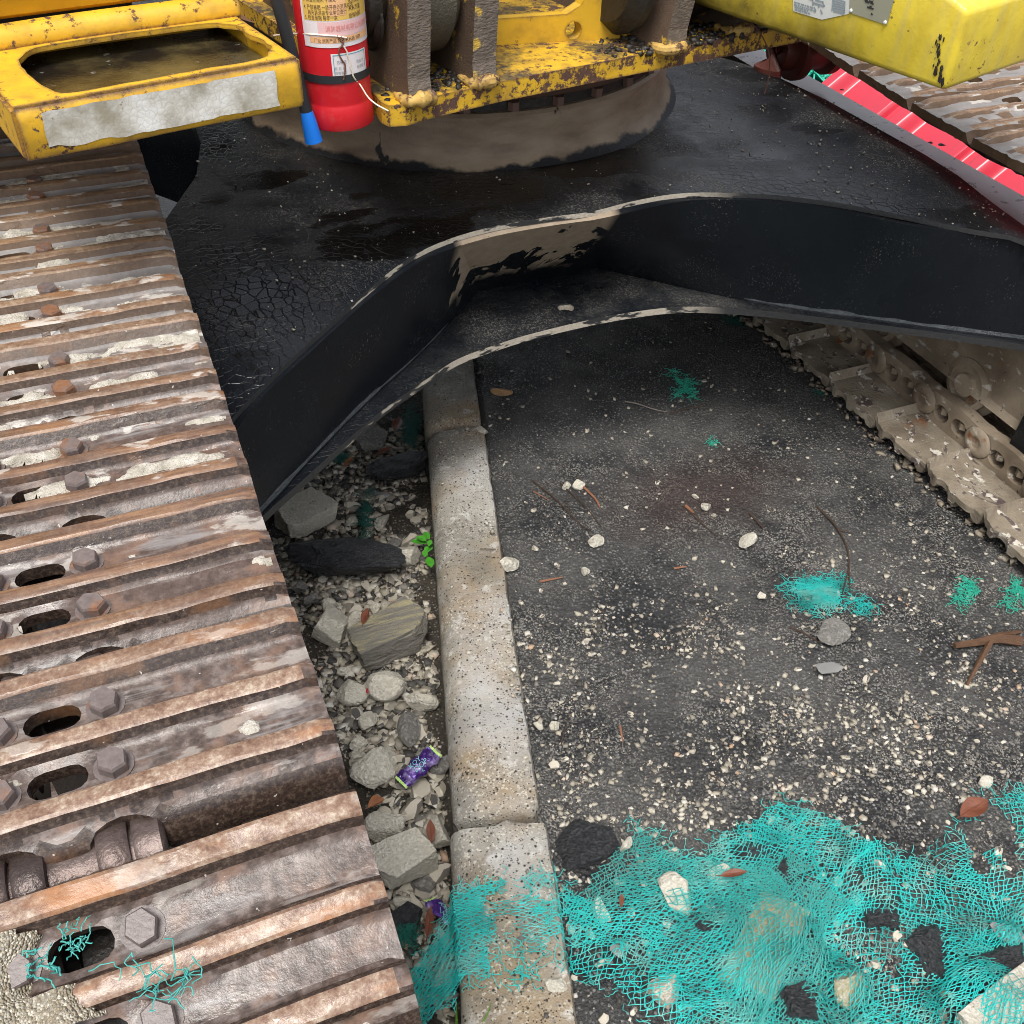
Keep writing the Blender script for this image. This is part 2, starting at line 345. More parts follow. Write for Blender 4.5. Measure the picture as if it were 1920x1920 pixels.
def m_yellow(name, wear, base=((.58, .33, .016), (.74, .46, .035)), dirt=.5, rough=.4, streak=False):
    g = G(name); n = g.noise(9, 6); f = g.noise(170, 5); m2 = g.noise(60, 9, rough=.74)
    c = g.mix(n, *base)
    c = g.mix(g.ma('MULTIPLY', g.thr(g.noise(22, 6), .46, .70), dirt), c, (.22, .125, .03))
    if name == 'step_yellow_paint':
        ez = g.ma('ADD', g.sep()[2], g.ma('MULTIPLY', g.noise(30, 7, rough=.7), .05)); c = g.mix(g.ma('MULTIPLY', g.rng(ez, .962, .950), .85), c, g.mix(f, (.10, .055, .025), (.26, .15, .06)))
    if name == 'deck_yellow_paint': c = g.mix(g.thr(g.ma('ADD', g.noise(9, 6, rough=.65), g.ma('MULTIPLY', g.noise(120, 6), .25)), .56, .72), c, g.mix(f, (.02, .017, .012), (.11, .09, .05)))
    if streak:
        sk = g.noise(1, 4, g.mp((60, 60, 5))); c = g.mix(g.ma('MULTIPLY', g.thr(sk, .45, .7), .35), c, (.48, .42, .18))
        gz = g.ma('ADD', g.sep()[2], g.ma('MULTIPLY', g.noise(18, 5), .09)); gm = g.ma('MULTIPLY', g.rng(gz, 1.02, .97), g.rng(g.sep()[1], 1.16, 1.32)); c = g.mix(g.ma('MULTIPLY', gm, .8), c, (.045, .032, .012))
    bv = g.n('Bevel'); bv.samples = 3; bv.inputs['Radius'].default_value = .007; dt = g.n('VectorMath'); dt.operation = 'DOT_PRODUCT'; g.L(bv.outputs[0], dt.inputs[0]); g.L(g.geo.outputs['Normal'], dt.inputs[1])
    ew = g.ma('MULTIPLY', g.ma('SUBTRACT', 1.0, dt.outputs['Value']), .55)
    k = g.thr(g.ma('ADD', ew, g.ma('ADD', g.ma('MULTIPLY', m2, .75), g.ma('MULTIPLY', g.noise(8, 4), .25))), wear, wear + .035)
    c = g.mix(k, c, g.mix(f, (.028, .017, .015), (.15, .07, .045)))
    return g.done(c, g.mix(k, (rough,) * 3, (.7,) * 3), g.bump(g.ma('ADD', g.ma('MULTIPLY', f, .4), g.ma('MULTIPLY', k, -1.0)), .45, .0022), 0, .5)
M_YSTEP = m_yellow('step_yellow_paint', .552, ((.60, .33, .012), (.74, .44, .03)), .6); M_YDECK = m_yellow('deck_yellow_paint', .52, dirt=.8, rough=.5); M_YTANK = m_yellow('tank_yellow_paint', .60, ((.66, .50, .030), (.80, .62, .07)), .3, .3, True)
M_YEDGE = m_yellow('deck_edge_flaking_paint', .50, dirt=.6)
M_BRKT = (lambda g: g.done(g.mix(g.thr(g.noise(24, 6, rough=.7), .60, .64), g.mix(g.noise(10, 6), (.032, .022, .016), (.15, .10, .068)), g.mix(g.noise(60, 4), (.50, .33, .03), (.36, .22, .04))), .5, g.bump(g.ma('ADD', g.noise(60, 6), g.noise(300, 4)), .6, .003)))(G('greasy_bracket_steel'))
M_CUT = (lambda g: g.done(g.mix(g.thr(g.noise(30, 6), .62, .68), g.mix(g.noise(60, 6), (.04, .03, .024), (.17, .135, .105)), (.45, .29, .04)), .55, g.bump(g.noise(1, 4, g.mp((130, 130, 300))), .8, .004)))(G('torch_cut_edge'))
M_WELDY = m_yellow('painted_weld', .54, ((.50, .30, .05), (.62, .42, .14)), 1.0, .6)
def m_tray():
    g = G('oily_tray_floor'); n = g.noise(9, 6); s = g.thr(g.noise(60, 5), .66, .70)
    c = g.mix(g.thr(n, .42, .6), (.012, .010, .008), (.085, .065, .025)); c = g.mix(g.ma('MULTIPLY', s, .6), c, (.24, .24, .22))
    return g.done(c, g.ramp(n, [(.3, .12), (.7, .4)]), g.bump(g.noise(200, 4), .3, .002))
M_TRAY = m_tray()
def m_reflect():
    g = G('worn_white_reflective_tape'); d = g.vor(130, 'DISTANCE_TO_EDGE'); n = g.noise(24, 6); f = g.noise(300, 4)
    c = g.ramp(n, [(.32, (.32, .29, .22)), (.5, (.60, .58, .52)), (.66, (.76, .76, .73))])
    c = g.mix(g.ma('MULTIPLY', g.ramp(d, [(0, 1.0), (.1, 0.0)]), .3), c, (.30, .28, .24)); c = g.mix(g.thr(g.noise(38, 5), .67, .70), c, (.22, .12, .06))
    return g.done(c, .45, g.bump(g.ma('ADD', d, f), .3, .001))
M_TAPE = m_reflect()
def plain(name, col, rough=.4, col2=None, sc=30, bmp=.15, bd=.001, spec=.5, metal=0):
    g = G(name); n = g.noise(sc, 5); c = g.mix(n, col, col2 or tuple(min(1, k * 1.25) for k in col)); return g.done(c, rough, g.bump(g.noise(sc * 6, 4), bmp, bd), metal, spec)
M_EXT = (lambda g: g.done(g.mix(g.ma('MULTIPLY', g.thr(g.noise(26, 7, rough=.7), .50, .72), .35), g.mix(g.noise(9, 4), (.55, .010, .018), (.68, .018, .028)), (.40, .20, .16)), g.ramp(g.noise(14, 6), [(.3, .25), (.7, .5)]), g.bump(g.noise(140, 4), .15, .001)))(G('extinguisher_red')); M_RUB = plain('black_rubber', (.018, .02, .023), .5); M_BLUE = plain('blue_plastic', (.004, .16, .68), .35, (.006, .20, .78))
M_LABW = plain('label_white', (.70, .66, .66), .4, (.76, .70, .72)); M_LABY = plain('label_yellow', (.66, .42, .08), .4, (.76, .50, .14), 14); M_LABP = plain('label_pink', (.74, .44, .44), .4, (.75, .52, .50)); M_LABO = plain('label_orange', (.70, .40, .20), .4)
M_INK = plain('label_ink', (.10, .06, .03), .5); M_INKR = plain('label_red_ink', (.62, .22, .20), .5); M_TEAL = plain('label_teal', (.06, .28, .34), .4); M_GREYINK = plain('grey_ink', (.22, .26, .28), .5); M_BLK = plain('black_ink', (.03, .03, .03), .5)
M_STICK = plain('dirty_sticker', (.50, .52, .48), .5, (.66, .67, .64), 25); M_PLATEG = plain('grey_nameplate', (.30, .30, .22), .4, (.38, .38, .29), 12, metal=.2)
M_WIRE = plain('white_wire', (.66, .60, .50), .4); M_WIRER = plain('rusty_wire', (.14, .055, .035), .6)
M_BARR = plain('red_barrier_plastic', (.52, .016, .040), .36, (.60, .030, .06), 8, spec=1.0)
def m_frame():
    g = G('track_frame_sky_sheen'); n = g.noise(16, 6); f = g.noise(220, 4)
    c = g.mix(n, (.50, .51, .52), (.66, .67, .68)); c = g.mix(g.thr(g.noise(30, 6), .60, .66), c, (.07, .055, .045))  # pale base paints in the sky's reflection on wet steel; dark patches are dirt
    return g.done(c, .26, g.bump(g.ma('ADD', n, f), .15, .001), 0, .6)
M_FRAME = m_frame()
M_BROWN = plain('red_brown_strip', (.06, .042, .038), .85, (.14, .10, .09), 22, .5, .003, .15)

def m_asphalt():
    g = G('asphalt'); v = g.vor(170); vc = g.sep(g.vor(170, out='Color')); v2 = g.vor(420); vc2 = g.sep(g.vor(420, out='Color')); big = g.noise(3.2, 6); mid = g.noise(16, 6); fine = g.noise(700, 4)
    y = g.sep()[1]; x = g.sep()[0]
    binder = g.mix(fine, (.006, .0062, .007), (.032, .033, .036))
    stone = g.mix(vc[1], (.045, .047, .050), (.27, .268, .262))
    c = g.mix(g.ma('MULTIPLY', g.thr(vc[0], .46, .5), g.ramp(v, [(.34, 1.0), (.46, 0.0)])), binder, stone)
    grit = g.mix(vc2[1], (.08, .075, .068), (.46, .43, .37))
    gm = g.ma('MULTIPLY', g.thr(vc2[0], .60, .64), g.ma('MULTIPLY', g.thr(mid, .34, .6), g.thr(big, .30, .62)))
    c = g.mix(g.ma('MULTIPLY', gm, g.rng(y, 1.9, 1.15, .18, 1.0)), c, grit)
    c = g.mix(g.ma('MULTIPLY', g.thr(g.noise(6, 6), .40, .62), .6), c, g.mix(fine, (.050, .050, .049), (.16, .155, .145)))
    c = g.mix(g.ma('MULTIPLY', g.thr(g.noise(5.2, 6, rough=.62), .52, .66), .50), c, g.mix(fine, (.007, .007, .008), (.026, .027, .029)))
    sx = g.ma('MULTIPLY', g.ma('SUBTRACT', x, 1.02), 3.6); sy = g.ma('MULTIPLY', g.ma('SUBTRACT', y, 1.37), 6.5)
    rr = g.ma('ADD', g.ma('SQRT', g.ma('ADD', g.ma('MULTIPLY', sx, sx), g.ma('MULTIPLY', sy, sy))), g.ma('MULTIPLY', g.noise(9, 5), .9))
    c = g.mix(g.rng(rr, 1.5, .7, 0, .6), c, (.040, .020, .017))      # oil and rust stain
    h = g.ma('ADD', g.ma('MULTIPLY', v, -1.0), g.ma('ADD', g.ma('MULTIPLY', v2, -.45), g.ma('MULTIPLY', fine, .5)))
    return g.done(c, g.ma('MULTIPLY', g.ramp(mid, [(.35, .42), (.65, .72)]), g.rng(y, 2.5, 2.9, 1.0, .40)), g.bump(h, .85, .0045), 0, g.rng(y, 2.5, 2.9, .34, .9))
M_ASPH = m_asphalt()
def m_concrete():
    g = G('kerb_concrete'); n = g.noise(7, 7); f = g.noise(420, 4); v = g.vor(150); vc = g.sep(g.vor(150, out='Color')); v3 = g.vor(330); vc3 = g.sep(g.vor(330, out='Color'))
    c = g.ramp(n, [(.30, (.17, .155, .13)), (.5, (.28, .262, .225)), (.72, (.40, .385, .345))])
    c = g.mix(g.ma('MULTIPLY', g.thr(g.noise(6, 6), .48, .64), .8), c, g.mix(g.noise(40, 5), (.20, .135, .07), (.36, .265, .15)))
    c = g.mix(g.ma('MULTIPLY', g.thr(g.noise(11, 6), .52, .66), .6), c, (.16, .145, .115))
    c = g.mix(g.ma('MULTIPLY', g.thr(g.noise(1, 4, g.mp((30, 30, 30))), .60, .68), .5), c, (.62, .61, .58))
    c = g.mix(g.ma('MULTIPLY', g.thr(vc3[0], .84, .88), g.ma('MULTIPLY', g.thr(g.noise(9, 3), .4, .6), .7)), c, (.58, .54, .45))
    c = g.mix(g.ma('MULTIPLY', g.thr(g.noise(75, 6, rough=.7), .56, .68), .55), c, (.12, .11, .09)); c = g.mix(g.ma('MULTIPLY', g.thr(g.noise(3.4, 4), .54, .66), .55), c, (.43, .43, .425))
    pit = g.ma('MULTIPLY', g.thr(vc[0], .74, .76), g.ramp(v, [(.20, 1.0), (.36, 0.0)])); pit2 = g.ma('MULTIPLY', g.thr(vc3[1], .76, .78), g.ramp(v3, [(.22, 1.0), (.40, 0.0)]))
    c = g.mix(g.ma('MAXIMUM', pit, pit2), c, (.035, .03, .025))
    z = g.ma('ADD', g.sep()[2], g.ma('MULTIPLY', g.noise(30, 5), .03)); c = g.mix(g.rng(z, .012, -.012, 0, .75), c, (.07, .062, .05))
    return g.done(c, g.ramp(n, [(.3, .45), (.7, .75)]), g.bump(g.ma('SUBTRACT', g.ma('ADD', f, g.ma('MULTIPLY', v3, .4)), g.ma('MULTIPLY', g.ma('MAXIMUM', pit, pit2), 1.6)), .6, .0025))
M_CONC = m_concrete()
def m_soil():
    g = G('rubble_soil'); n = g.noise(14, 6); v = g.vor(190); vc = g.sep(g.vor(190, out='Color')); f = g.noise(600, 3)
    c = g.mix(n, (.022, .019, .015), (.085, .07, .05)); st = g.mix(vc[1], (.10, .09, .07), (.36, .33, .27))
    c = g.mix(g.ma('MULTIPLY', g.thr(vc[0], .55, .6), g.ramp(v, [(.3, 1.0), (.5, 0.0)])), c, st)
    return g.done(c, .75, g.bump(g.ma('ADD', g.ma('MULTIPLY', v, -1), f), .9, .006))
M_SOIL = m_soil()
def m_rock(name, lo, hi, spot=(.50, .47, .40), wet=.7):
    g = G(name); n = g.noise(26, 7); f = g.noise(300, 5); v = g.vor(220); vc = g.sep(g.vor(220, out='Color')); i = g.isl
    c = g.mix(n, lo, hi); c = g.mix(g.ma('MULTIPLY', g.thr(vc[0], .72, .76), .55), c, spot)
    c = g.mix(g.thr(g.noise(60, 6, rough=.7), .62, .70), c, tuple(k * .4 for k in lo)); c = g.mix(g.ma('MULTIPLY', i, .12), c, tuple(k * .6 for k in lo))
    return g.done(c, wet, g.bump(g.ma('ADD', g.ma('ADD', g.ma('MULTIPLY', n, .8), g.ma('MULTIPLY', g.noise(110, 7, rough=.7), 1.6)), g.ma('ADD', f, g.ma('MULTIPLY', v, .6))), .95, .004))
M_RK = m_rock('pale_concrete_rubble', (.44, .405, .32), (.72, .68, .575), (.76, .72, .63)); M_RKG = m_rock('grey_stone', (.13, .125, .115), (.27, .255, .23), (.34, .33, .3)); M_RKK = m_rock('broken_asphalt', (.008, .009, .010), (.030, .031, .034), (.055, .056, .06), .42)
M_YELLOWISH = m_rock('yellowish_gritty_concrete', (.34, .31, .19), (.52, .48, .32)); M_RKT = m_rock('tan_chip', (.40, .22, .10), (.52, .31, .16), (.5, .34, .2)); M_SLATE = plain('smooth_grey_flake', (.17, .17, .165), .5, (.25, .25, .24), 20)
def m_stripe():
    g = G('banded_paving_stone'); n = g.noise(24, 6); f = g.noise(260, 5); s = g.noise(1, 5, g.mp((9, 110, 60), (0, 0, -.28)), dist=.4)
    c = g.mix(n, (.13, .12, .10), (.28, .26, .22)); up = g.thr(g.sep(g.geo.outputs['Normal'])[2], .62, .85)
    c = g.mix(g.ma('MULTIPLY', g.thr(s, .47, .60), up), c, g.mix(f, (.27, .235, .13), (.44, .40, .25)))
    return g.done(c, .65, g.bump(g.ma('ADD', g.ma('ADD', s, f), g.ma('MULTIPLY', g.noise(80, 7, rough=.7), 1.5)), .95, .005))
M_STRIPE = m_stripe()
def m_gravel():
    g = G('gravel_chips'); i = g.isl; f = g.noise(500, 3)
    c = g.ramp(i, [(0, (.018, .018, .018)), (.16, (.05, .048, .046)), (.26, (.20, .185, .16)), (.40, (.30, .27, .21)), (.6, (.43, .385, .30)), (.85, (.56, .515, .42)), (.96, (.68, .65, .58)), (1, (.45, .27, .15))])
    return g.done(g.mix(g.ma('MULTIPLY', f, .35), c, (.20, .18, .15)), .65, g.bump(f, .5, .001))
M_GRAV = m_gravel()
def m_net():
    g = G('teal_netting'); i = g.isl; n = g.noise(12, 5)
    c = g.mix(n, (.008, .40, .37), (.04, .64, .58)); c = g.mix(g.ma('MULTIPLY', g.thr(g.noise(26, 6), .50, .64), .6), c, (.26, .50, .44)); c = g.mix(g.ma('MULTIPLY', g.thr(g.noise(15, 6), .50, .66), .7), c, (.010, .17, .15))
    return g.done(c, .35, None, 0, .5)
M_NET = m_net(); M_NETK = plain('dusty_teal_netting', (.012, .25, .225), .45, (.10, .42, .37), 22); M_NETD = plain('dark_green_netting', (.004, .095, .070), .45, (.008, .16, .12)); M_NETG = plain('bright_green_netting', (.02, .42, .28), .45, (.04, .55, .40))
M_TWIG = plain('twig_bark', (.030, .018, .012), .7, (.075, .045, .028), 60, .8, .003); M_TWIGR = plain('split_reddish_wood', (.17, .065, .035), .6, (.34, .16, .085), 80, .8, .002); M_WOOD = plain('splintered_wood', (.055, .028, .015), .6, (.17, .085, .042), 70, .9, .004)
M_LEAF = plain('brown_leaf', (.10, .032, .018), .45, (.22, .075, .038), 50, .6, .002); M_LEAF2 = plain('rust_leaf', (.20, .075, .028), .5, (.36, .15, .06), 50, .6, .002); M_GREEN = plain('weed_green', (.035, .20, .015), .4, (.08, .34, .03), 60, .3); M_GRASS = plain('grass_green', (.12, .26, .03), .45)
M_WRAP = (lambda g: g.done(g.mix(g.thr(g.noise(60, 4), .5, .62), g.mix(g.noise(20, 3), (.020, .012, .055), (.11, .035, .33)), (.26, .20, .42)), .18, g.bump(g.noise(120, 4), .5, .003), .3))(G('purple_foil'))
M_MINT = plain('mint_print', (.16, .42, .44), .3); M_LIME = plain('lime_print', (.42, .62, .20), .35); M_CRIM = plain('crimson_scrap', (.45, .01, .03), .4); M_PALE = plain('pale_leaf', (.36, .48, .42), .5)

# ------------------------------------------------------------------ ground
KP = np.array([.2637, .8045]); KD = np.array([.2806, .9598]); KN = np.array([.9598, -.2806]); KW = .130
def st(x, y):
    dx = np.asarray(x) - KP[0]; dy = np.asarray(y) - KP[1]; return dx * KN[0] + dy * KN[1], dx * KD[0] + dy * KD[1]
def xy(s, t): return KP[0] + s * KN[0] + t * KD[0], KP[1] + s * KN[1] + t * KD[1]
def sst(a, b, x): x = np.clip((x - a) / (b - a), 0, 1); return x * x * (3 - 2 * x)
def hgt(x, y):
    """level of asphalt / kerb / rubble bed"""
    x = np.asarray(x, float); y = np.asarray(y, float); s, t = st(x, y)
    asp = .006 * fbm(x * 6, y * 6, 1.3, 5) + .010 * sst(.85, .55, y) * (fbm(x * 14, y * 14, 4.1, 4) + .3)
    asp = asp + .014 * np.exp(-((s - .13) / .035) ** 2) * (fbm(x * 9, y * 9, 7.7) + .6)
    soil = -.085 + .022 * fbm(x * 9, y * 9, 2.2, 5) + .085 * sst(-.42, -.55, s)
    k = .03 + .0 * x
    return np.where(s < 0, soil, np.where(s < KW, k, asp))
def gridmesh(name, sa, ta, mat):
    Sg, Tg = np.meshgrid(sa, ta, indexing='ij'); X, Y = xy(Sg, Tg); Z = hgt(X, Y)
    return X, Y, Z, Sg, Tg
def quads(n, m, off=0):
    i = np.arange(n - 1)[:, None] * m + np.arange(m - 1)[None]; return (np.stack([i, i + m, i + m + 1, i + 1], -1).reshape(-1, 4) + off)
sa = np.linspace(.112, 2.62, 300); ta = np.linspace(-1.3, 3.2, 520)
Sg, Tg = np.meshgrid(sa, ta, indexing='ij'); X, Y = xy(Sg, Tg); Z = hgt(X, Y); Z = np.where(Sg < KW, -.006, Z)
Z = np.where((Sg > 2.55) | (Tg > 3.1) | (Tg < -1.25), 0, Z)
V = np.stack([X, Y, Z], -1).reshape(-1, 3); Fq = quads(300, 520)
fs = [-70, -.55, 2.62, 70]; ft = [-70, -1.3, 3.2, 70]; add = []; nb = len(V); far = []
for i in range(3):
    for j in range(3):
        if i == 1 and j == 1: continue
        b = nb + len(far)
        far += [(*xy(fs[a], ft[c]), 0.0) for a, c in ((i, j), (i + 1, j), (i + 1, j + 1), (i, j + 1))]; add.append((b, b + 1, b + 2, b + 3))
gm = mesh('asphalt_ground', np.vstack([V, far]), np.vstack([Fq, add]), [M_ASPH], smooth=True); go = tag(obj('asphalt_ground', gm), kind='structure')
sa = np.linspace(-.55, .02, 80); ta = np.linspace(-1.3, 3.2, 480); Sg, Tg = np.meshgrid(sa, ta, indexing='ij'); X, Y = xy(Sg, Tg); Z = hgt(*xy(np.minimum(Sg, -.001), Tg))
tag(obj('soil_bed', mesh('soil_bed', np.stack([X, Y, Z], -1).reshape(-1, 3), quads(80, 480), [M_SOIL], smooth=True)), kind='structure')

# kerb of separate stones
def kerbstone(t0, t1, ds=0, dz=0, w0=KW, w1=KW, seed=0, chip=0.0, r=.042):
    nseg = max(6, int((t1 - t0) / .012)); prof = [(0, -.2), (0, -.02)]
    prof += [(r - r * math.cos(a), .03 - r + r * math.sin(a)) for a in np.linspace(0, PI / 2, 9)]
    prof += [(r + (1 - r) * k, .03) for k in ()]
    V = []; T = np.linspace(t0, t1, nseg); k = 0
    for t in T:
        wd = np.interp(t, [t0, t1], [w0, w1]); P = prof + [(wd * q, .03) for q in (.45, .6, .75, .88)] + [(wd - .004, .028), (wd, .018), (wd, -.2)]; k = len(P)
        e = min(t - t0, t1 - t); rd = .010 * max(0, 1 - e / .014) ** 2
        for q, (s, z) in enumerate(P):
            nz = float(fbm(t * 22 + seed, s * 40 + z * 30, seed, 4)); mid = wd / 2
            top = 1.0 if z > -.01 else 0
            dd = .0022 * nz + chip * max(0, float(fbm(t * 9 + seed, s * 11, 3.1, 3)) - .12) * top * (1.0 if (e < .12 or s > wd * .7) else .25)
            ss = mid + (s - mid) * (1 - rd / mid) + .0016 * float(vnoise(t * 50, z * 60 + s * 50, seed + 5))
            tt = t + (.006 * float(vnoise(s * 60, z * 40, seed)) + (.010 * max(0, float(vnoise(s * 28 + 3, 1, seed))) if chip > .03 else 0)) * (-1 if t1 - t < t - t0 else 1) * (e < .002); V.append((*xy(ss + ds, tt), z + dz - rd * top - dd))
    F = [(i * k + j, i * k + j + 1, (i + 1) * k + j + 1, (i + 1) * k + j) for i in range(nseg - 1) for j in range(k - 1)]
    F += [tuple(range(k - 1, -1, -1)), tuple((nseg - 1) * k + j for j in range(k))]
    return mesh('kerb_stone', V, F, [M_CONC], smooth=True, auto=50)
kerb = tag(empty('kerb', (KP[0], KP[1], 0)), kind='structure')
for i, a in enumerate([(2.03, 3.15, 0, 0, .128, .128, 3), (1.012, 2.018, -.004, -.004, .128, .128, 9), (.008, 1.0, 0, 0, .134, .128, 21, .016), (-1.2, -.010, -.006, .014, .156, .146, 33, .05, .026)]):
    under(obj('kerb_stone', kerbstone(*a)), kerb)

# ------------------------------------------------------------------ excavator
EX = tag(empty('excavator', (.795, 2.24, 0)), 'yellow crawler excavator with rusty track shoes and black coated undercarriage standing across the kerb', 'excavator')
PITCH = .178; XC = -.137; XR = 1.52 + .207
# --- track shoe: three grousers, slotted plate, notched trailing edge
PROF = [(.080, -.006), (.079, .003), (.075, .0145), (.072, .0165), (.059, .0165), (.056, .0145), (.051, .004), (.046, .0005), (.040, 0), (.022, 0), (.017, .0005), (.0125, .004), (.0085, .0125), (.0060, .0142), (-.0055, .0142), (-.0082, .0125), (-.0115, .004), (-.016, .0005), (-.022, 0), (-.038, 0),
        (-.044, .0005), (-.0485, .004), (-.0520, .0125), (-.0550, .0142), (-.0665, .0142), (-.0692, .0125), (-.0725, .004), (-.076, .0), (-.082, -.003), (-.089, -.011), (-.094, -.024)]
HW = .207
def oval(cx, cy, a, b, n=18): return [(cx + a * math.cos(2 * PI * k / n) * (1 if abs(math.cos(2 * PI * k / n)) < .99 else 1), cy + b * math.sin(2 * PI * k / n)) for k in range(n)]
def slot(cx, cy, L, r, n=7):
    return [(cx + L + r * math.cos(a), cy + r * math.sin(a)) for a in np.linspace(-PI / 2, PI / 2, n)] + [(cx - L + r * math.cos(a), cy + r * math.sin(a)) for a in np.linspace(PI / 2, 3 * PI / 2, n)]
def shoe_mesh(seed, wear=1.0, ragged=0.0, fill=0.0):
    xs = np.linspace(-HW, HW, 40)
    t0 = -.094
    def notch(c): return [(c - .029, t0)] + [(c + .027 * math.cos(a), -.0935 + .0165 * math.sin(a)) for a in np.linspace(PI, 0, 9)] + [(c + .029, t0)]
    out = [(x, PROF[0][0]) for x in np.linspace(HW, -HW, 20)] + [(-HW, s) for s, z in PROF[1:-1]] + [(-HW, t0)]
    for c in (-.041, .041): out += notch(c)
    out += [(HW, t0)] + [(HW, s) for s, z in PROF[-2:0:-1]]
    holes = [slot(0, .031, .010, .0122), slot(0, -.030, .010, .0122)]
    lines = []
    P0 = []
    for s, z in PROF[1:-1]:
        for x in xs[1:-1]:
            if abs(x) < .027 and abs(abs(s) - .0305) < .0145: continue
            if s < -.0775 and (abs(abs(x) - .041) < .031): continue
            P0.append((x, s))
    P, F = cdt(out, holes, P0)
    s = P[:, 1]; z = np.interp(s, [p[0] for p in PROF[::-1]], [p[1] for p in PROF[::-1]])
    jit = fbm(P[:, 0] * 30 + seed * 7, s * 60, seed, 3)
    z0 = z.copy(); z = z + .0011 * jit * wear; cz = z0 > .012
    z[cz] -= .0016 * np.abs(fbm(P[cz, 0] * 9 + seed, s[cz] * 5, seed + 2, 3)) * wear
    ends = np.clip((np.abs(P[:, 0]) - HW + .006) / .006, 0, 1); z = np.where(z0 > .003, z - ends * .004, z)
    if fill: ends = np.clip((np.abs(P[:, 0]) - HW + .035) / .035, 0, 1) ** 2; z = z - ends * np.clip(z0, 0, 1) * .85
    P2 = P.copy(); P2[:, 1] += np.where(np.abs(s) < .08, .0013 * fbm(P[:, 0] * 18, s * 0 + seed, seed + 9, 3) * wear, 0)
    if ragged: P2[:, 0] += np.where(np.abs(P[:, 0]) > HW - .001, np.sign(P[:, 0]) * ragged * fbm(s * 34 + seed, s * 0, 7.0, 3), 0)
    if fill: z = np.where(np.abs(s) < .08, np.maximum(z, fill * (.55 + .9 * fbm(P[:, 0] * 16 + seed, s * 40, 5.5, 4))), z)
    zb = np.minimum(np.interp(s, [-.094, -.082, 0, .080], [-.034, -.015, -.012, -.015]), z - .006)
    V, Fc, mi = slab(P2, F, z, zb, 0, 0, 0)
    V = np.array(V); mi = []
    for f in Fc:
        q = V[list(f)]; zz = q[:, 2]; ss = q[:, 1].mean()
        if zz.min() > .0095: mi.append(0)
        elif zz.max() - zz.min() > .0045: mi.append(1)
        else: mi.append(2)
    return V, Fc, mi
SHOES = []
for sd_ in (1, 2, 3):
    V, Fc, mi = shoe_mesh(sd_); SHOES.append(mesh('track_shoe', V, Fc, [M_TOP, M_SIDE, M_PLATE], mi, True, 32))
V, Fc, mi = shoe_mesh(6, 2.5, .004, .011); V[:, 2] = np.maximum(V[:, 2], -.010); SHOE_CLAY = mesh('track_shoe', V, Fc, [M_TOP, M_SIDE, M_PLATE], mi, True, 40)
SHOE_MUD = mesh('track_shoe', *shoe_mesh(4, 1.6, .009)[:2], [M_MUDSHOE], None, True, 32)
def hexbolt():
    b = MB(); hx = [(.0118 * math.cos(PI / 3 * k), .0135 * math.sin(PI / 3 * k)) for k in range(6)]; h2 = [(p[0] * .9, p[1] * .9) for p in hx]
    V = [(*p, -.002) for p in hx] + [(*p, .0085) for p in hx] + [(*p, .011) for p in h2]
    b.add(V, [(i, (i + 1) % 6, 6 + (i + 1) % 6, 6 + i) for i in range(6)] + [(6 + i, 6 + (i + 1) % 6, 12 + (i + 1) % 6, 12 + i) for i in range(6)] + [tuple(range(12, 18))])
    b.lathe([(.0, .0005), (.0155, .0005), (.0155, .0)], 16); return mesh('bolt', b.V, b.F, [M_BOLT])
BOLT = hexbolt()
def link_mesh(mat, big=1.0):
    """side link: two bosses joined by a waisted body with two nut windows"""
    out = []
    a0 = .089
    for a in np.linspace(-PI * .62, PI * .62, 11): out.append((a0 + .037 * math.cos(a), -.050 + .037 * math.sin(a)))
    out += [(.06, -.013), (-.06, -.013)]
    for a in np.linspace(PI * .38, PI * 1.62, 11): out.append((-a0 + .037 * math.cos(a), -.050 + .037 * math.sin(a)))
    out += [(-.05, -.088), (0, -.091), (.05, -.088)]
    P, F = cdt(out, [slot(.029, -.047, .004, .0195), slot(-.029, -.047, .004, .0195)])
    n = len(P); V, Fc, mi = slab(P, F, np.full(n, .015), np.full(n, -.015))
    V = np.array(V); V = np.c_[V[:, 2], V[:, 0], V[:, 1]]
    b = MB(); b.add(V, Fc)
    for s in (.030, -.030):
        b.prism([(.0135 * math.cos(PI / 3 * k), .012 * math.sin(PI / 3 * k)) for k in range(6)], .016, Matrix.Translation((0, s, -.060)))
    for s in (-.089, .089): b.lathe([(0, .0005), (.012, .0005), (.015, .0035), (.019, .0045), (.027, .0035), (.0335, -.0005), (.037, -.0055)], 20, basis(Vector((-.0185 if s > 0 else -.0195, s, -.050)), Vector((0, 0, 1)), Vector((0, 1, 0)), Vector((-1, 0, 0))))
    V = np.array(b.V); V[:, 2] = -.013 + (V[:, 2] + .013) * big; return mesh('track_link', V, b.F, [mat], None, True, 40)
LINK, LINKD = link_mesh(M_LINK), link_mesh(M_DUSTY, .96)
def pin_mesh(mat):
    b = MB(); mt = basis(Vector((-.075, 0, 0)), Vector((0, 0, 1)), Vector((0, 1, 0)), Vector((1, 0, 0))); mt = Matrix.Translation((-.07, 0, 0)) @ Matrix.Rotation(PI / 2, 4, 'Y')
    b.lathe([(0, .004), (.030, .004), (.034, .007), (.0345, .024), (.033, .0265), (.028, .0268), (.028, .0292), (.033, .0295), (.0345, .032), (.0345, .049), (.033, .052), (.027, .053), (.026, .060), (.026, .080), (.027, .087), (.033, .088), (.0345, .091), (.0345, .108), (.033, .1105), (.028, .1108), (.028, .1132), (.033, .1135), (.0345, .116), (.034, .133), (.030, .136), (0, .136)], 28, mt)
    return mesh('track_pin', b.V, b.F, [mat], None, True, 40)
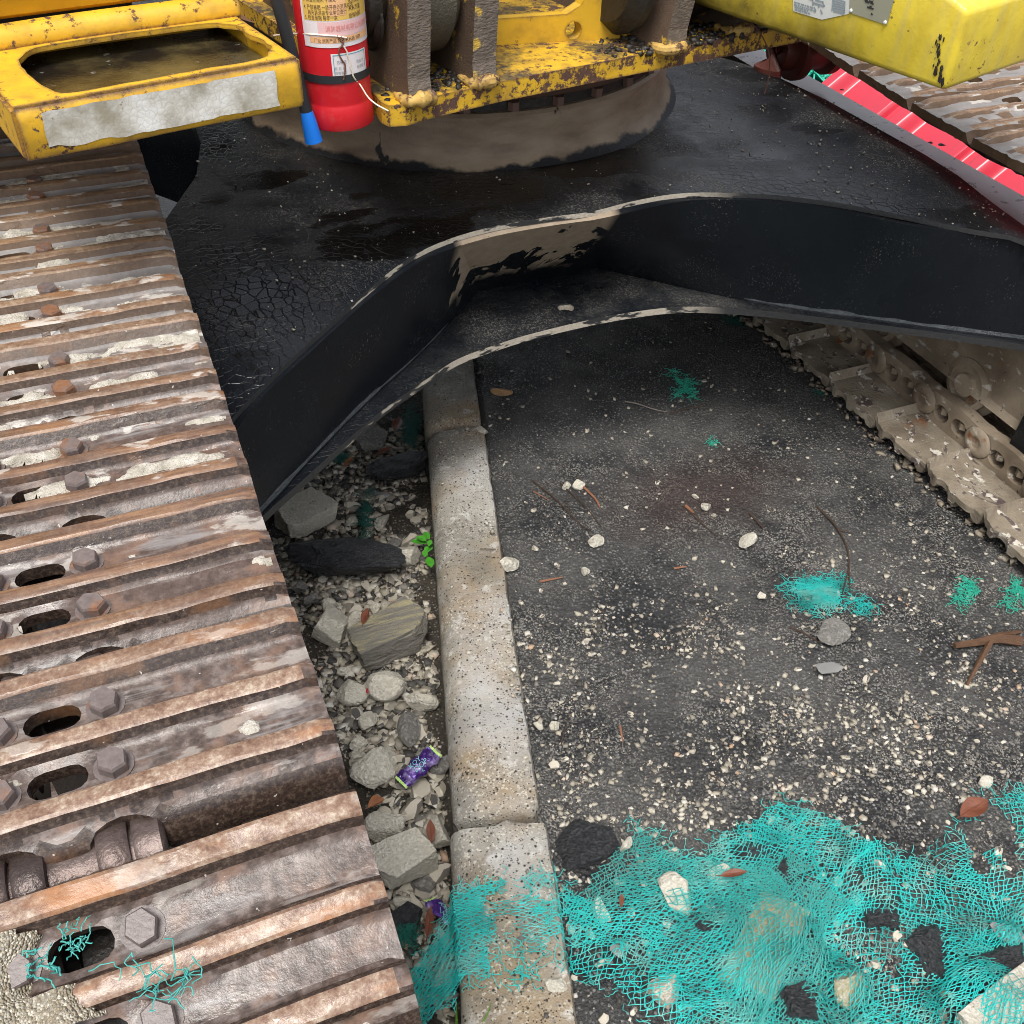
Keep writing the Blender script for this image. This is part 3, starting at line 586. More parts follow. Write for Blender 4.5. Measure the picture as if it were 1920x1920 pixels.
PIN, PIND = pin_mesh(M_LINK), pin_mesh(M_DUSTY)
def add_m(name, me, mtx, parent=EX):
    o = bpy.data.objects.new(name, me); COL.objects.link(o); o.parent = parent
    pm = Matrix.Translation(parent.location) if parent.type == 'EMPTY' else parent.matrix_basis_world
    o.matrix_local = pm.inverted() @ mtx
    return o
def add_child(name, me, mtx_local, parent):
    o = bpy.data.objects.new(name, me); COL.objects.link(o); o.parent = parent; o.matrix_local = mtx_local; return o
def chain(xc, pins, vis, mud=False, clay=False):
    k = 0
    for i in range(len(pins) - 1):
        a, b = Vector((xc, *pins[i])), Vector((xc, *pins[i + 1]))         # far -> near
        ydir = (a - b).normalized(); xdir = Vector((1, 0, 0)); zdir = xdir.cross(ydir)
        mt = basis((a + b) / 2 + zdir * .046, xdir, ydir, zdir)
        me = SHOE_MUD if mud else SHOE_CLAY if clay else SHOES[(i * 7 + 1) % 3]
        v = vis(i)
        jt = Matrix.Translation((random.uniform(-.002, .002), random.uniform(-.001, .001), random.uniform(-.0008, .0008))) @ Matrix.Rotation(random.uniform(-.012, .012), 4, 'X')
        s = add_m('track_shoe', me, mt @ jt)
        if v:
            if not mud and not clay:
                for bx in (-.041, .041):
                    for by in (.031, -.030): add_child('bolt', BOLT, Matrix.Translation((bx, by, .0005)) @ Matrix.Rotation(random.uniform(0, 1), 4, 'Z'), s)
            for sg, bx in ((1, -.068 if mud else -.041), (-1, .068 if mud else .041)):
                add_m('track_link', LINKD if mud else LINK, mt @ Matrix.Translation((bx - .006 * sg * 0, 0, 0)) @ (Matrix.Identity(4)))
            if not mud: add_m('track_pin', PIN, basis(b + zdir * .006, xdir, ydir, zdir))
    return
# left chain: upper strand far -> near, round the idler, lower strand back
YC = .478; RP = .262; ZC = .68 - RP
up = [(YC + PITCH * k, .68) for k in range(14, -1, -1)]
ang = 2 * math.asin(PITCH / 2 / RP); wrap = []; a = PI / 2
while a + ang < PI * 1.5: a += ang; wrap.append((YC + RP * math.cos(a), ZC + RP * math.sin(a)))
lo0 = wrap[-1]; low = [(lo0[0] + math.sqrt(max(PITCH ** 2 - (lo0[1] - .08) ** 2, .01)) + PITCH * k, .08) for k in range(12)]
chain(XC, up + wrap + low, lambda i: 4 <= i <= 16)
# right chain: sagging upper strand, lower strand on the ground
def sagz(y): return .68 - .002 - .045 * math.sin(min(max((y - .5) / 1.7, 0), 1) * PI) if y < 2.2 else .678
chain(XR, [(y, sagz(y)) for y in [3.2 - PITCH * k for k in range(16)]], lambda i: i > 4, clay=True)
chain(XR - .032, [(1.0 - .62 + .175 * k - .030, .08) for k in range(14)], lambda i: True, mud=True)
# idler wheel and rollers
def wheel(name, x, y, z, r, wd, mat, hub=.1):
    b = MB(); b.lathe([(0, -wd / 2), (hub, -wd / 2), (hub, -wd * .3), (r * .72, -wd * .28), (r * .78, -wd * .42), (r, -wd * .36), (r, -wd * .14), (r + .016, -wd * .10), (r + .016, wd * .10), (r, wd * .14), (r, wd * .36), (r * .78, wd * .42), (r * .72, wd * .28), (hub, wd * .3), (hub, wd / 2), (0, wd / 2)], 40, Matrix.Translation((x, y, z)) @ Matrix.Rotation(PI / 2, 4, 'Y'))
    return b.build(name, mat, EX, True)
wheel('idler_wheel', XC, YC, ZC, .215, .12, M_DARK); wheel('idler_wheel', XR, YC, ZC, .215, .12, M_DARK)
for y in (1.05, 1.33, 1.63, 1.95, 2.3): wheel('track_roller', XR - .058, y, .158, .060, .07, M_DUSTY, .026)
# dried cement crusts lying in the valleys of the left shoes
def crust_strip(p, seed, x0, x1, s0, s1, thr, amp):
    b = MB(); nx, ns = 90, 9; xs = np.linspace(x0, x1, nx); ss = np.linspace(s0, s1, ns); Xg, Sg = np.meshgrid(xs, ss, indexing='ij')
    base = np.interp(Sg, [q[0] for q in PROF[::-1]], [q[1] for q in PROF[::-1]])
    h = fbm(Xg * 26 + seed * 3.1, Sg * 60 + seed, seed, 5) + .35 * fbm(Xg * 7, Sg * 0 + seed * 1.7, 2.0, 2) - thr
    h = h - .5 * np.abs((Sg - (s0 + s1) / 2) / (s1 - s0)) ** 2 * 2
    z = np.where(h > 0, .0012 + amp * np.clip(h, 0, .6) * (1 + .6 * fbm(Xg * 140, Sg * 140, seed, 2)), -.004) + base
    idx = np.arange(nx * ns).reshape(nx, ns); ok = h > -.06
    F = [(idx[i, j], idx[i + 1, j], idx[i + 1, j + 1], idx[i, j + 1]) for i in range(nx - 1) for j in range(ns - 1) if (h[i:i + 2, j:j + 2] > 0).sum() >= 2]
    if F: b.add(np.stack([Xg, Sg, z], -1).reshape(-1, 3), F)
    return b
shoes_left = [o for o in EX.children if o.name.startswith('track_shoe')][:16]
for i, o in enumerate(shoes_left):
    yy = YC + PITCH * (13.5 - i)
    if not .45 < yy < 1.75: continue
    th = .04 if yy > .9 else .30
    if yy < .72: th = .46
    b = MB()
    for v_, (s0, s1) in enumerate(((.020, .048), (-.045, -.014), (-.10, -.072))):
        c = crust_strip(None, i * 3.7 + v_ * 1.9 + 2, -.06, HW - .005, s0, s1, th + (.0 if v_ < 2 else .12), .010)
        if c.V: b.add(c.V, c.F)
    if b.F:
        me = mesh('cement_crust', b.V, b.F, [M_CRUST], None, True); c = add_child('cement_crust', me, Matrix(), o); tag(c, kind='stuff')
# big gritty mud cake with netting threads on the shoe that tips over the idler
for o in [shoes_left[14]]:
    nx, ns = 70, 44; xs = np.linspace(-.16, .035, nx); ss = np.linspace(-.098, .056, ns); Xg, Sg = np.meshgrid(xs, ss, indexing='ij')
    base = np.interp(Sg, [q[0] for q in PROF[::-1]], [q[1] for q in PROF[::-1]])
    lim = .0 - .035 * (Sg < .012) * -1.0
    edge = np.where(Sg > .012, -.026, .012) + .014 * fbm(Sg * 40, Xg * 0, 3.3, 3)
    fill = np.where(Sg > .0, .0165, .018) + .006 * fbm(Xg * 60, Sg * 60, 8.8, 5)
    z = np.where(Xg < edge, np.maximum(fill, -.01), -.02); z = np.where(Xg > edge - .02, z - (Xg - edge + .02) * .75, z)
    vis = z > base - .001; idx = np.arange(nx * ns).reshape(nx, ns)
    hole = ((Xg - 0) / .020) ** 2 + ((Sg + .030) / .012) ** 2 < 1
    hole2 = ((Xg - 0) / .022) ** 2 + ((Sg - .031) / .012) ** 2 < 1
    vis &= ~hole & ~hole2
    F = [(idx[i, j], idx[i + 1, j], idx[i + 1, j + 1], idx[i, j + 1]) for i in range(nx - 1) for j in range(ns - 1) if vis[i:i + 2, j:j + 2].sum() >= 3]
    c = add_child('mud_cake', mesh('mud_cake', np.stack([Xg, Sg, z], -1).reshape(-1, 3), F, [M_MUD], None, True), Matrix(), o); tag(c, kind='stuff')

# --- carbody: top plate, webs, bottom plate
ZT, ZBP = .60, .365
def ztop(x, y):
    k = .11 + .15 * (1 - sst(.45, .75, np.asarray(x, float))); q = np.clip(1.50 - y, 0, 1)
    return ZT - k * q * q / (q + .03) - .30 * np.clip(np.asarray(x) - 1.50, 0, .3)
def atp(px, py):
    z = .59
    for _ in range(12): p = at(px, py, z); z = float(ztop(p[0], p[1]))
    return (p[0], p[1])
fe = [atp(*p) for p in [(300, 1000), (375, 880), (440, 780), (505, 712), (570, 650), (635, 592), (700, 535), (765, 486), (840, 449), (930, 424), (1020, 408), (1110, 395), (1200, 374), (1290, 362), (1400, 363), (1500, 371), (1600, 385), (1700, 405), (1810, 428), (1920, 452)]]
front = smoothline(fe, 4) + [np.array((1.60, fe[-1][1] - .12))] if fe[-1][0] < 1.59 else [p for p in smoothline(fe, 4) if p[0] < 1.60]
back = [(1.60, 1.6), (1.60, 1.95), (1.54, 2.1), (1.45, 2.24), (1.54, 2.5), (1.60, 2.7), (1.60, 3.4), (.8, 2.95), (-.06, 3.4), (-.06, 2.75), (.06, 2.5), (.205, 2.24), (.20, 2.08), (.165, 1.92), (.07, 1.72), (-.06, 1.62)]
outl = [tuple(p) for p in front] + back
gx, gy = np.meshgrid(np.arange(-.05, 1.66, .035), np.arange(1.0, 2.9, .035)); pts = np.c_[gx.ravel(), gy.ravel()]
pts = pts[inside(pts, outl)]; fr = np.array(front); dmin = np.array([np.min(np.hypot(*(fr - p).T)) for p in pts]); pts = pts[dmin > .012]
P, F = cdt(outl, [], pts)
zt = ztop(P[:, 0], P[:, 1]) + .0035 * fbm(P[:, 0] * 5, P[:, 1] * 5, 3, 3)
V, Fc, mi = slab(P, F, zt, zt - .009, 0, 1, 0)
tp = under(obj('top_plate', mesh('top_plate', V, Fc, [M_BPLATE, M_EDGE], mi, True, 40)), EX)
# webs
wb = [at(*p, ZBP)[:2] for p in [(450, 992), (502, 936), (590, 842), (677, 753), (778, 662), (893, 540), (1118, 495), (1330, 545), (1480, 575), (1600, 592), (1760, 614), (1990, 645)]]
wl = [np.array(p) for p in wb]
tops = [atp(*p) for p in [(385, 866), (470, 748), (570, 652), (680, 553), (780, 479), (858, 444), (1112, 395.5), (1290, 363), (1440, 366), (1560, 379), (1750, 417), (1990, 470)]]
tl_ = [np.array(p) for p in tops]
for sb, stp in ((wl[:6], tl_[:6]), (wl[5:7], tl_[5:7]), (wl[6:], tl_[6:])):
    qb = smoothline(sb, 12) if len(sb) > 2 else [sb[0] + (sb[1] - sb[0]) * t for t in np.linspace(0, 1, 9)]; qt = smoothline(stp, 12) if len(stp) > 2 else [np.array(atp(*p)) for p in [(858, 444), (890, 435), (920, 427), (950, 420.5), (985, 414), (1020, 408), (1050, 403.5), (1080, 399.5), (1112, 395.5)]]
    b = MB(); n = len(qb); nz = 6; Vv = []
    for p, t in zip(qb, qt):
        t = t + np.array([0, .004]); zt_ = float(ztop(t[0], t[1])) - .007
        for k in range(nz): f_ = k / (nz - 1); Vv.append((p[0] + (t[0] - p[0]) * f_, p[1] + (t[1] - p[1]) * f_, ZBP - .002 + (zt_ - ZBP) * f_))
    b.add(Vv, [(i * nz + j, (i + 1) * nz + j, (i + 1) * nz + j + 1, i * nz + j + 1) for i in range(n - 1) for j in range(nz - 1)]); o = b.build('web_plate', M_BLACK, EX, False); mo = o.modifiers.new('thick', 'SOLIDIFY'); mo.thickness = .010; mo.offset = 1
q = smoothline(wl[:6], 6) + smoothline(wl[6:], 6)
b = MB(); b.tube([(p[0], p[1] - .006, ZBP + .006) for p in q], [.0085 + .0016 * float(vnoise(k * .9, 2, 3)) for k in range(len(q))], 8); b.build('weld_bead', M_WELD, EX, True)
be = [at(*p, ZBP)[:2] for p in [(440, 1022), (502, 959), (570, 898), (645, 830), (721, 766), (809, 705), (861, 672), (940, 643), (1000, 625), (1100, 601), (1200, 583), (1290, 575), (1400, 580), (1500, 590), (1650, 609), (1780, 626), (1920, 646), (2060, 668)]]
bl = [tuple(p) for p in smoothline(be, 4)] + [(1.66, 2.6), (.9, 2.7), (.32, 2.6), (.26, 2.24), (.20, 1.95), (.10, 1.75), (-.02, 1.6)]
hc = at(1061, 577, ZBP)[:2]; hole = [(hc[0] + .0165 * math.cos(2 * PI * k / 20), hc[1] + .0165 * math.sin(2 * PI * k / 20)) for k in range(20)]
gx, gy = np.meshgrid(np.arange(0, 1.66, .06), np.arange(1.0, 2.6, .06)); pts = np.c_[gx.ravel(), gy.ravel()]; pts = pts[inside(pts, bl)]
pts = pts[np.hypot(pts[:, 0] - hc[0], pts[:, 1] - hc[1]) > .03]
P, F = cdt(bl, [hole], pts); n = len(P); V, Fc, mi = slab(P, F, np.full(n, ZBP), np.full(n, ZBP - .014), 0, 1, 0)
under(obj('bottom_plate', mesh('bottom_plate', V, Fc, [M_BPLATE, M_EDGE], mi, False)), EX)
b = MB(); b.add([(.225, 2.10, .42), (-.08, 2.66, .38), (-.08, 2.66, .598), (.225, 2.10, .598), (.24, 2.11, .42), (-.065, 2.67, .38), (-.065, 2.67, .598), (.24, 2.11, .598)], [(0, 3, 2, 1), (4, 5, 6, 7), (0, 1, 5, 4), (1, 2, 6, 5), (2, 3, 7, 6), (3, 0, 4, 7)]); b.build('web_plate', M_BLACK2, EX)
# hub, slewing ring and its bolts
HC = Vector((.795, 2.24, 0))
b = MB(); b.lathe([(.50, .596), (.485, .606), (.474, .62), (.468, .64), (.468, .692), (.462, .698), (.40, .70)], 96, Matrix.Translation(HC)); b.build('hub_drum', M_HUB, EX, True)
b = MB(); b.lathe([(.40, .699), (.455, .699), (.455, .722), (.40, .724)], 72, Matrix.Translation(HC)); b.build('ring_gap', M_DARK, EX, True)
b = MB(); b.lathe([(.40, .722), (.468, .722), (.478, .728), (.545, .80), (.56, .846), (.40, .846)], 96, Matrix.Translation(HC)); b.build('slewing_ring', M_RING, EX, True)
rb = MB(); rb.prism([(.012 * math.cos(PI / 3 * k), .012 * math.sin(PI / 3 * k)) for k in range(6)], .016); rbm = mesh('ring_bolt', rb.V, rb.F, [M_RING])
for k in range(14):
    a = R_(195 + k * 11.5); add_m('ring_bolt', rbm, Matrix.Translation(HC + Vector((.458 * math.cos(a), .458 * math.sin(a), .7010))))
# --- upper frame
UX = Vector((.98753, .15740, 0)); UY = Vector((-.15740, .98753, 0)); OZ = Vector((0, 0, 1)); UO = Vector((.349, 1.432, 0))
def U(u, v, z): return UO + UX * u + UY * v + OZ * z
UM = basis(UO, UX, UY, OZ)
dk = [(.060, .30), (.058, .06), (.048, .0), (.052, -.016), (.075, -.024), (.13, -.014), (.25, -.004), (.45, 0), (.70, 0), (.905, .0), (.93, .02), (.95, .30), (.98, 1.5), (.0, 1.5)]
dko = [tuple(p) for p in dk]
gx, gy = np.meshgrid(np.arange(-.15, 1, .03), np.arange(.01, 1.5, .03)); pts = np.c_[gx.ravel(), gy.ravel()]; pts = pts[inside(pts, dko)]
P, F = cdt(dko, [], pts); jz = .0012 * fbm(P[:, 0] * 30, P[:, 1] * 30, 1, 3)
V, Fc, mi = slab(P, F, .870 + jz, np.full(len(P), .840), 0, 1, 2)
V = np.array([UM @ Vector(v) for v in V]); under(obj('deck_plate', mesh('deck_plate', V, Fc, [M_YDECK, M_YEDGE, M_DARK], mi, False)), EX)
def bracket(u0, u1, v0, lean=.0, zt=1.5, v1=.55):
    """upright lug plate, its front edge torch cut"""
    pr = [(v0, .868), (v0 + .012, .90), (v0 + .022, 1.0), (v0 + .07, 1.2), (v0 + .16, zt), (v1, zt), (v1, .868)]; V = []
    for uu in (u0, u1):
        for v, z in pr: V.append(U(uu + lean * (z - .868), v, z))
    n = len(pr); F = [tuple(range(n)), tuple(range(2 * n - 1, n - 1, -1))] + [(i, n + i, n + (i + 1) % n, (i + 1) % n) for i in range(n)]
    b = MB(); b.add(V, F); b.M = [0, 0] + [1 if i < 4 else 0 for i in range(n)]
    o = b.build('boom_lug', [M_BRKT, M_CUT], EX); 
    wd = MB(); c = U((u0 + u1) / 2, v0 + .005, .874)
    wd.tube(smoothline([c + UX * (-.021) + UY * .04, c + UX * (-.019) + UY * .002, c - UY * .008 + OZ * .003, c + UX * .019 + UY * .002, c + UX * .021 + UY * .04], 5), [.004 + .006 * math.sin(PI * q / 20) + .003 * float(vnoise(q * 1.3, u0 * 90, 2)) for q in range(21)], 10)
    wd.build('weld_foot', M_WELDY, EX, True)
bracket(.080, .116, -.030, .10); bracket(.196, .236, -.010, .12); bracket(.548, .588, -.018, .30); bracket(.715, .748, .008, .35)
def boss(u0, u1, v, z, r, mat, name, ch=.012):
    b = MB(); mt = UM @ Matrix.Translation((u0, v, z)) @ Matrix.Rotation(PI / 2, 4, 'Y'); L = u1 - u0
    b.lathe([(0, 0), (r - ch, 0), (r, ch), (r, L - ch), (r - ch, L), (0, L)], 32, mt); return b.build(name, mat, EX, True)
M_BOSS = (lambda g: g.done(g.mix(g.thr(g.noise(18, 6, rough=.7), .56, .60), g.mix(g.noise(12, 6), (.05, .042, .03), (.15, .13, .095)), (.55, .36, .04)), .42, g.bump(g.ma('ADD', g.noise(40, 6), g.noise(300, 3)), .6, .004)))(G('greasy_boss'))
boss(.128, .20, .125, .992, .102, M_BOSS, 'boom_foot'); boss(.045, .088, .09, .99, .055, M_DARK, 'pin_head'); boss(.26, .30, .135, .890, .024, M_BRKT, 'grease_boss', .004)
boss(.60, .72, .13, .97, .095, M_DARK, 'cylinder_eye'); boss(.495, .552, .095, .975, .098, M_DARK, 'cylinder_eye', .022); boss(.066, .082, .085, .965, .050, M_DARK, 'pin_head', .010); boss(.236, .262, .12, .985, .085, M_BRKT, 'boom_foot', .014)
b = MB()
hx = [(.0, .0)]
pl = [(.262, .868), (.548, .868), (.548, 1.02), (.50, 1.0), (.462, .925), (.44, .912), (.262, .910)]
P, F = cdt(pl, [oval(.452, .886, .013, .014)], []); V, Fc, mi = slab(P, F, np.zeros(len(P)), np.full(len(P), -.02), 0, 0, 0)
V = [U(v[0], .165 - (v[0] - .262) * .30 - v[2], v[1]) for v in V]; under(obj('cross_plate', mesh('cross_plate', V, Fc, [m_yellow('cross_plate_paint', .60)], mi, False)), EX)
# machine house, cab floor skirt
b = MB(); b.box(UM @ Vector((.30, 1.95, 1.28)), (1.9, .9, .82), Matrix((UX, UY, OZ)).transposed(), 0, .03); b.build('machine_house', M_DARK, EX)
b = MB(); b.box(UM @ Vector((-.56, .80, 1.10)), (.86, 1.35, .20), Matrix((UX, UY, OZ)).transposed(), 0, .03); b.build('cab', m_yellow('cab_skirt_paint', .66, dirt=.3), EX)
b = MB(); b.box(UM @ Vector((-.55, .9, .93)), (.7, 1.2, .13), Matrix((UX, UY, OZ)).transposed(), 0, .01); b.build('cab_floor', M_DARK, EX)
# --- step box
SX = Vector((.978, .207, 0)); SY = Vector((-.207, .978, 0)); SO = Vector((-.070, 1.226, 0)); SM = basis(SO, SX, SY, OZ); SL = .331
z0, z1 = .928, .990
b = MB(); bl_ = .25
ft = [(0, 0), (SL, 0), (SL + .004, .30), (-.004, .30)]
hp_ = [at(x_ / 2.667, y_ / 2.667, z1) for x_, y_ in [(88, 300), (150, 248), (240, 208), (420, 188), (760, 150), (1090, 112), (1220, 132), (1300, 165), (1345, 215), (1352, 250), (1285, 297), (1040, 340), (800, 388), (560, 442), (380, 466), (275, 458), (185, 405), (122, 350)]]
hp_ = [(float(np.clip((p[0] - SO.x) * SX.x + (p[1] - SO.y) * SX.y, .014, SL - .012)), float(np.clip((p[0] - SO.x) * SY.x + (p[1] - SO.y) * SY.y, .014, .192))) for p in hp_]
ho = smoothline(hp_ + [hp_[0]], 3)[:-1]; ho = [(p[0] + .0014 * float(vnoise(p[0] * 90, p[1] * 90, 2)) + (.006 * float(vnoise(p[1] * 60, 1, 2)) if p[0] > .27 else 0), p[1] + .0014 * float(vnoise(p[0] * 90, p[1] * 90, 6))) for p in ho]
P, F = cdt(ft, [ho], []); V, Fc, mi = slab(P, F, np.full(len(P), z1), np.full(len(P), z1 - .006), 0, 0, 0)
def SW(p): return SM @ Vector(p)
step = b
b.add([SW(v) for v in V], Fc)
# front flange with rolled edge, side flanges
ro = .012
def sweep(x0, x1, sgn):
    pass
cs = [(0.004, z1 - .0005), (.0, z1 - .003), (-.0035, z1 - .008), (-.005, z1 - .016), (-.0065, z0 + .012), (-.003, z0 + .004), (.006, z0), (.03, z0 - .002), (.03, z0 + .003), (.008, z0 + .005), (.0005, z0 + .014), (.002, z1 - .012)]
xs_ = np.linspace(0, SL, 24); k = len(cs)
V = [SW((x, c[0], c[1] + (.0015 * float(fbm(x * 12, c[1] * 20, 1, 2))))) for x in xs_ for c in cs]
b.add(V, [(i * k + j, (i + 1) * k + j, (i + 1) * k + (j + 1) % k, i * k + (j + 1) % k) for i in range(23) for j in range(k)] + [tuple(range(k - 1, -1, -1)), tuple(23 * k + j for j in range(k))])
b.box(SW((-.001, .15, (z0 + z1) / 2 + .002)), (.006, .30, z1 - z0 - .012), Matrix((SX, SY, OZ)).transposed()); b.box(SW((SL + .001, .15, (z0 + z1) / 2 + .002)), (.006, .30, z1 - z0 - .012), Matrix((SX, SY, OZ)).transposed())
b.tube([SW((x, .215 + .006 * math.sin(x * 14), z1 + .004)) for x in np.linspace(-.02, SL + .01, 14)], .020, 12)
step = b.build('step_box', M_YSTEP, EX, True)
b = MB(); b.box(SW((SL / 2, .15, z1 - .030)), (SL - .012, .29, .012), Matrix((SX, SY, OZ)).transposed()); under(b.build('tray_floor', M_TRAY), step); 
b = MB(); nx, nz_ = 30, 6; V = []
for i in range(nx):
    for j in range(nz_):
        x = .024 + .275 * i / (nx - 1); z = z0 + .012 + (z1 - z0 - .020) * j / (nz_ - 1)
        ee = .004 * float(vnoise(i * .8, j * 1.7, 4)); x += ee * .5 if i in (0, nx - 1) else 0; z += (.0010 * float(vnoise(i * .9, 3, 1)) + (.010 * max(0, float(vnoise(i * .3, 9, 3)) - .25) if j == 0 else 0)) if j in (0, nz_ - 1) else 0
        V.append(SW((x, np.interp(z, [z0 + .012, z1 - .016], [-.0078, -.0063]), z)))
b.add(V, [(i * nz_ + j, (i + 1) * nz_ + j, (i + 1) * nz_ + j + 1, i * nz_ + j + 1) for i in range(nx - 1) for j in range(nz_ - 1)]); under(b.build('reflective_tape', M_TAPE, None, True), step)
# --- tank box at upper right
TX = Vector((.958, .286, 0)); TY = Vector((-.248, .969, 0)); TO = Vector((1.104, 1.101, 0)); TM = basis(TO, TX, TY, OZ)
b = MB(); bm = bmesh.new(); bmesh.ops.create_cube(bm, size=1)
bmesh.ops.scale(bm, vec=(.42, .70, .105), verts=bm.verts); bmesh.ops.translate(bm, vec=(.21, .35, .970), verts=bm.verts)
for v in bm.verts:
    if v.co.z > 1.0: v.co.z += .0 if v.co.y < .1 else .22
bmesh.ops.bevel(bm, geom=bm.edges[:], offset=.009, segments=3, affect='EDGES', profile=.5)
b.bm(bm, TM); tank = b.build('fuel_tank', M_YTANK, EX, True)
b = MB(); b.tube([TM @ Vector((-.0012, .006, z)) for z in np.linspace(.935, 1.03, 10)], .0075, 6); 
def decal(name, pts3, mat, off, par): 
    b = MB(); b.add([p for p in pts3], [tuple(range(len(pts3)))]); return under(b.build(name, mat), par)
def TL(y, z, o=.001): return TM @ Vector((-o, y, z))
def tl(px, py, o=.001):
    d = Vector(AX @ np.array([px - 960, -(py - 960), -FPX])); nrm = TX; t = ((TO - Vector(CAM)).dot(TY.cross(OZ)) - o) / d.dot(TY.cross(OZ)); return Vector(CAM) + d * t
def rect_on_tank(name, pxs, mat, o, par): return decal(name, [tl(x, y, o) for x, y in pxs], mat, o, par)
st1 = rect_on_tank('instruction_sticker', [(1487, 21), (1541, 37), (1592, 26), (1594, -26), (1486, -30)], M_STICK, .0012, tank)
pl1 = rect_on_tank('nameplate', [(1593, 24), (1663, 47), (1676, 0), (1684, -34), (1592, -44)], M_PLATEG, .0016, tank)
def strokes(par, mat, name, segs, w, o):
    b = MB()
    for (x0, y0, x1, y1) in segs:
        a, c = tl(x0, y0, o), tl(x1, y1, o); d = (c - a).normalized(); n = d.cross(TY.cross(OZ).normalized()) * w
        b.add([a - n, c - n, c + n, a + n], [(0, 1, 2, 3)])
    o_ = b.build(name, mat); under(o_, par); return o_
sg = []
for r, (x0, y0, L) in enumerate([(1489, 4, 34), (1489, 9, 36), (1490, 13, 24), (1490, 17, 26)]):
    x = x0
    while x < x0 + L: k = random.uniform(2, 6); sg.append((x, y0 + (x - x0) * .30, x + k, y0 + (x + k - x0) * .30)); x += k + 1.2
sg += [(1516, -4, 1524, 0), (1524, 0, 1524, 10), (1524, 5, 1546, 12), (1546, 12, 1542, 4), (1526, 13, 1530, 20), (1538, 18, 1542, 26), (1528, 0, 1544, 4), (1535, 8, 1535, 14)]
for k in range(6): sg.append((1562, -2 + k * 4.4, 1583, 3 + k * 4.4))
sg += [(1562, -4, 1560, 20), (1584, 2, 1583, 25)]
strokes(st1, M_GREYINK, 'print', sg, .0011, .0020)
sg = [(1620, -2, 1627, 1), (1629, 2, 1637, 4), (1622, 2, 1630, 5), (1630, 12, 1634, 13), (1626, 13, 1638, 17), (1633, 25, 1636, 28), (1618, -8, 1640, -2), (1632, 5, 1638, 8)]
strokes(pl1, M_BLK, 'print', sg, .0012, .0024)
b = MB()
for p in ((1596, 20), (1660, 42)): b.lathe([(0, .003), (.002, .0025), (.003, 0)], 10, Matrix.Translation(tl(*p, .002)) @ Matrix.Rotation(-PI / 2, 4, 'Y'))
under(b.build('rivet', M_STICK), pl1)
b = MB(); rs = random.Random(4)
for k in range(26):
    f_ = k / 25; cx = 1761 + rs.gauss(0, 5) - 3 * math.sin(f_ * 5); cy = 68 + f_ * 86
    q = tl(cx, cy, .0016); r = rs.uniform(.0012, .0036) * (1.5 if f_ > .75 else 1); n = 7
    V = [q + TY * (r * math.cos(6.28 * j / n) * rs.uniform(.5, 1.2) * .7) + OZ * (r * math.sin(6.28 * j / n) * rs.uniform(.7, 1.5) * 1.3) for j in range(n)]
    b.add(V + [q + TX * -.0003], [(j, (j + 1) % n, n) for j in range(n)])
under(b.build('rust_flake', M_DARK), tank)
# --- track frames and the carrier roller
def trackframe(pr, y0, y1, mats, mi, name):
    V = [(x, y, z) for y in np.linspace(y0, y1, 40) for x, z in pr]; k = len(pr)
    F = [(i * k + j, i * k + (j + 1) % k, (i + 1) * k + (j + 1) % k, (i + 1) * k + j) for i in range(39) for j in range(k)]; M = [mi[j] for i in range(39) for j in range(k)]
    F += [tuple(range(k - 1, -1, -1)), tuple(39 * k + j for j in range(k))]; M += [0, 0]
    return under(obj(name, mesh(name, V, F, mats, M, False)), EX)
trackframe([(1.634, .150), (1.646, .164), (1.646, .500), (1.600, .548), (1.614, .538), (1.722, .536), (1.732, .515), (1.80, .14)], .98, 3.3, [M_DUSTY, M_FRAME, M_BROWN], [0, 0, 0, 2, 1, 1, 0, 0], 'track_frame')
trackframe([(-.05, .14), (-.145, .42), (-.11, .46), (-.26, .45), (-.26, .14)], .98, 3.3, [M_DARK], [0] * 5, 'track_frame')
b = MB(); a0, a1 = at(1905, 770, .26), at(1893, 885, .12)
b.add([(1.615, 1.14, .36), (1.628, 1.165, .11), (1.628, .95, .11), (1.615, .95, .36), (1.64, 1.14, .36), (1.65, 1.165, .11), (1.65, .95, .11), (1.64, .95, .36)], [(0, 1, 2, 3), (7, 6, 5, 4), (0, 4, 5, 1), (1, 5, 6, 2), (2, 6, 7, 3), (3, 7, 4, 0)])
b.build('frame_gusset', M_BLACK2, EX)
c0 = at(1430, 182, .53)
b = MB(); b.tube([(c0[0], c0[1], .50), (c0[0], c0[1], .60), (c0[0] + .02, c0[1], .65)], [.036, .034, .03], 14); b.box((c0[0] + .01, c0[1], .535), (.10, .10, .03)); b.build('roller_bracket', M_REDB, EX, True)
b = MB(); b.lathe([(0, 0), (.045, 0), (.05, .01), (.05, .035), (.072, .037), (.075, .045), (.075, .06), (.055, .065), (.055, .13), (.07, .135), (.07, .155), (0, .16)], 28, Matrix.Translation((c0[0] + .03, c0[1] + .02, .632)) @ Matrix.Rotation(PI / 2, 4, 'Y')); b.build('carrier_roller', M_REDB, EX, True)
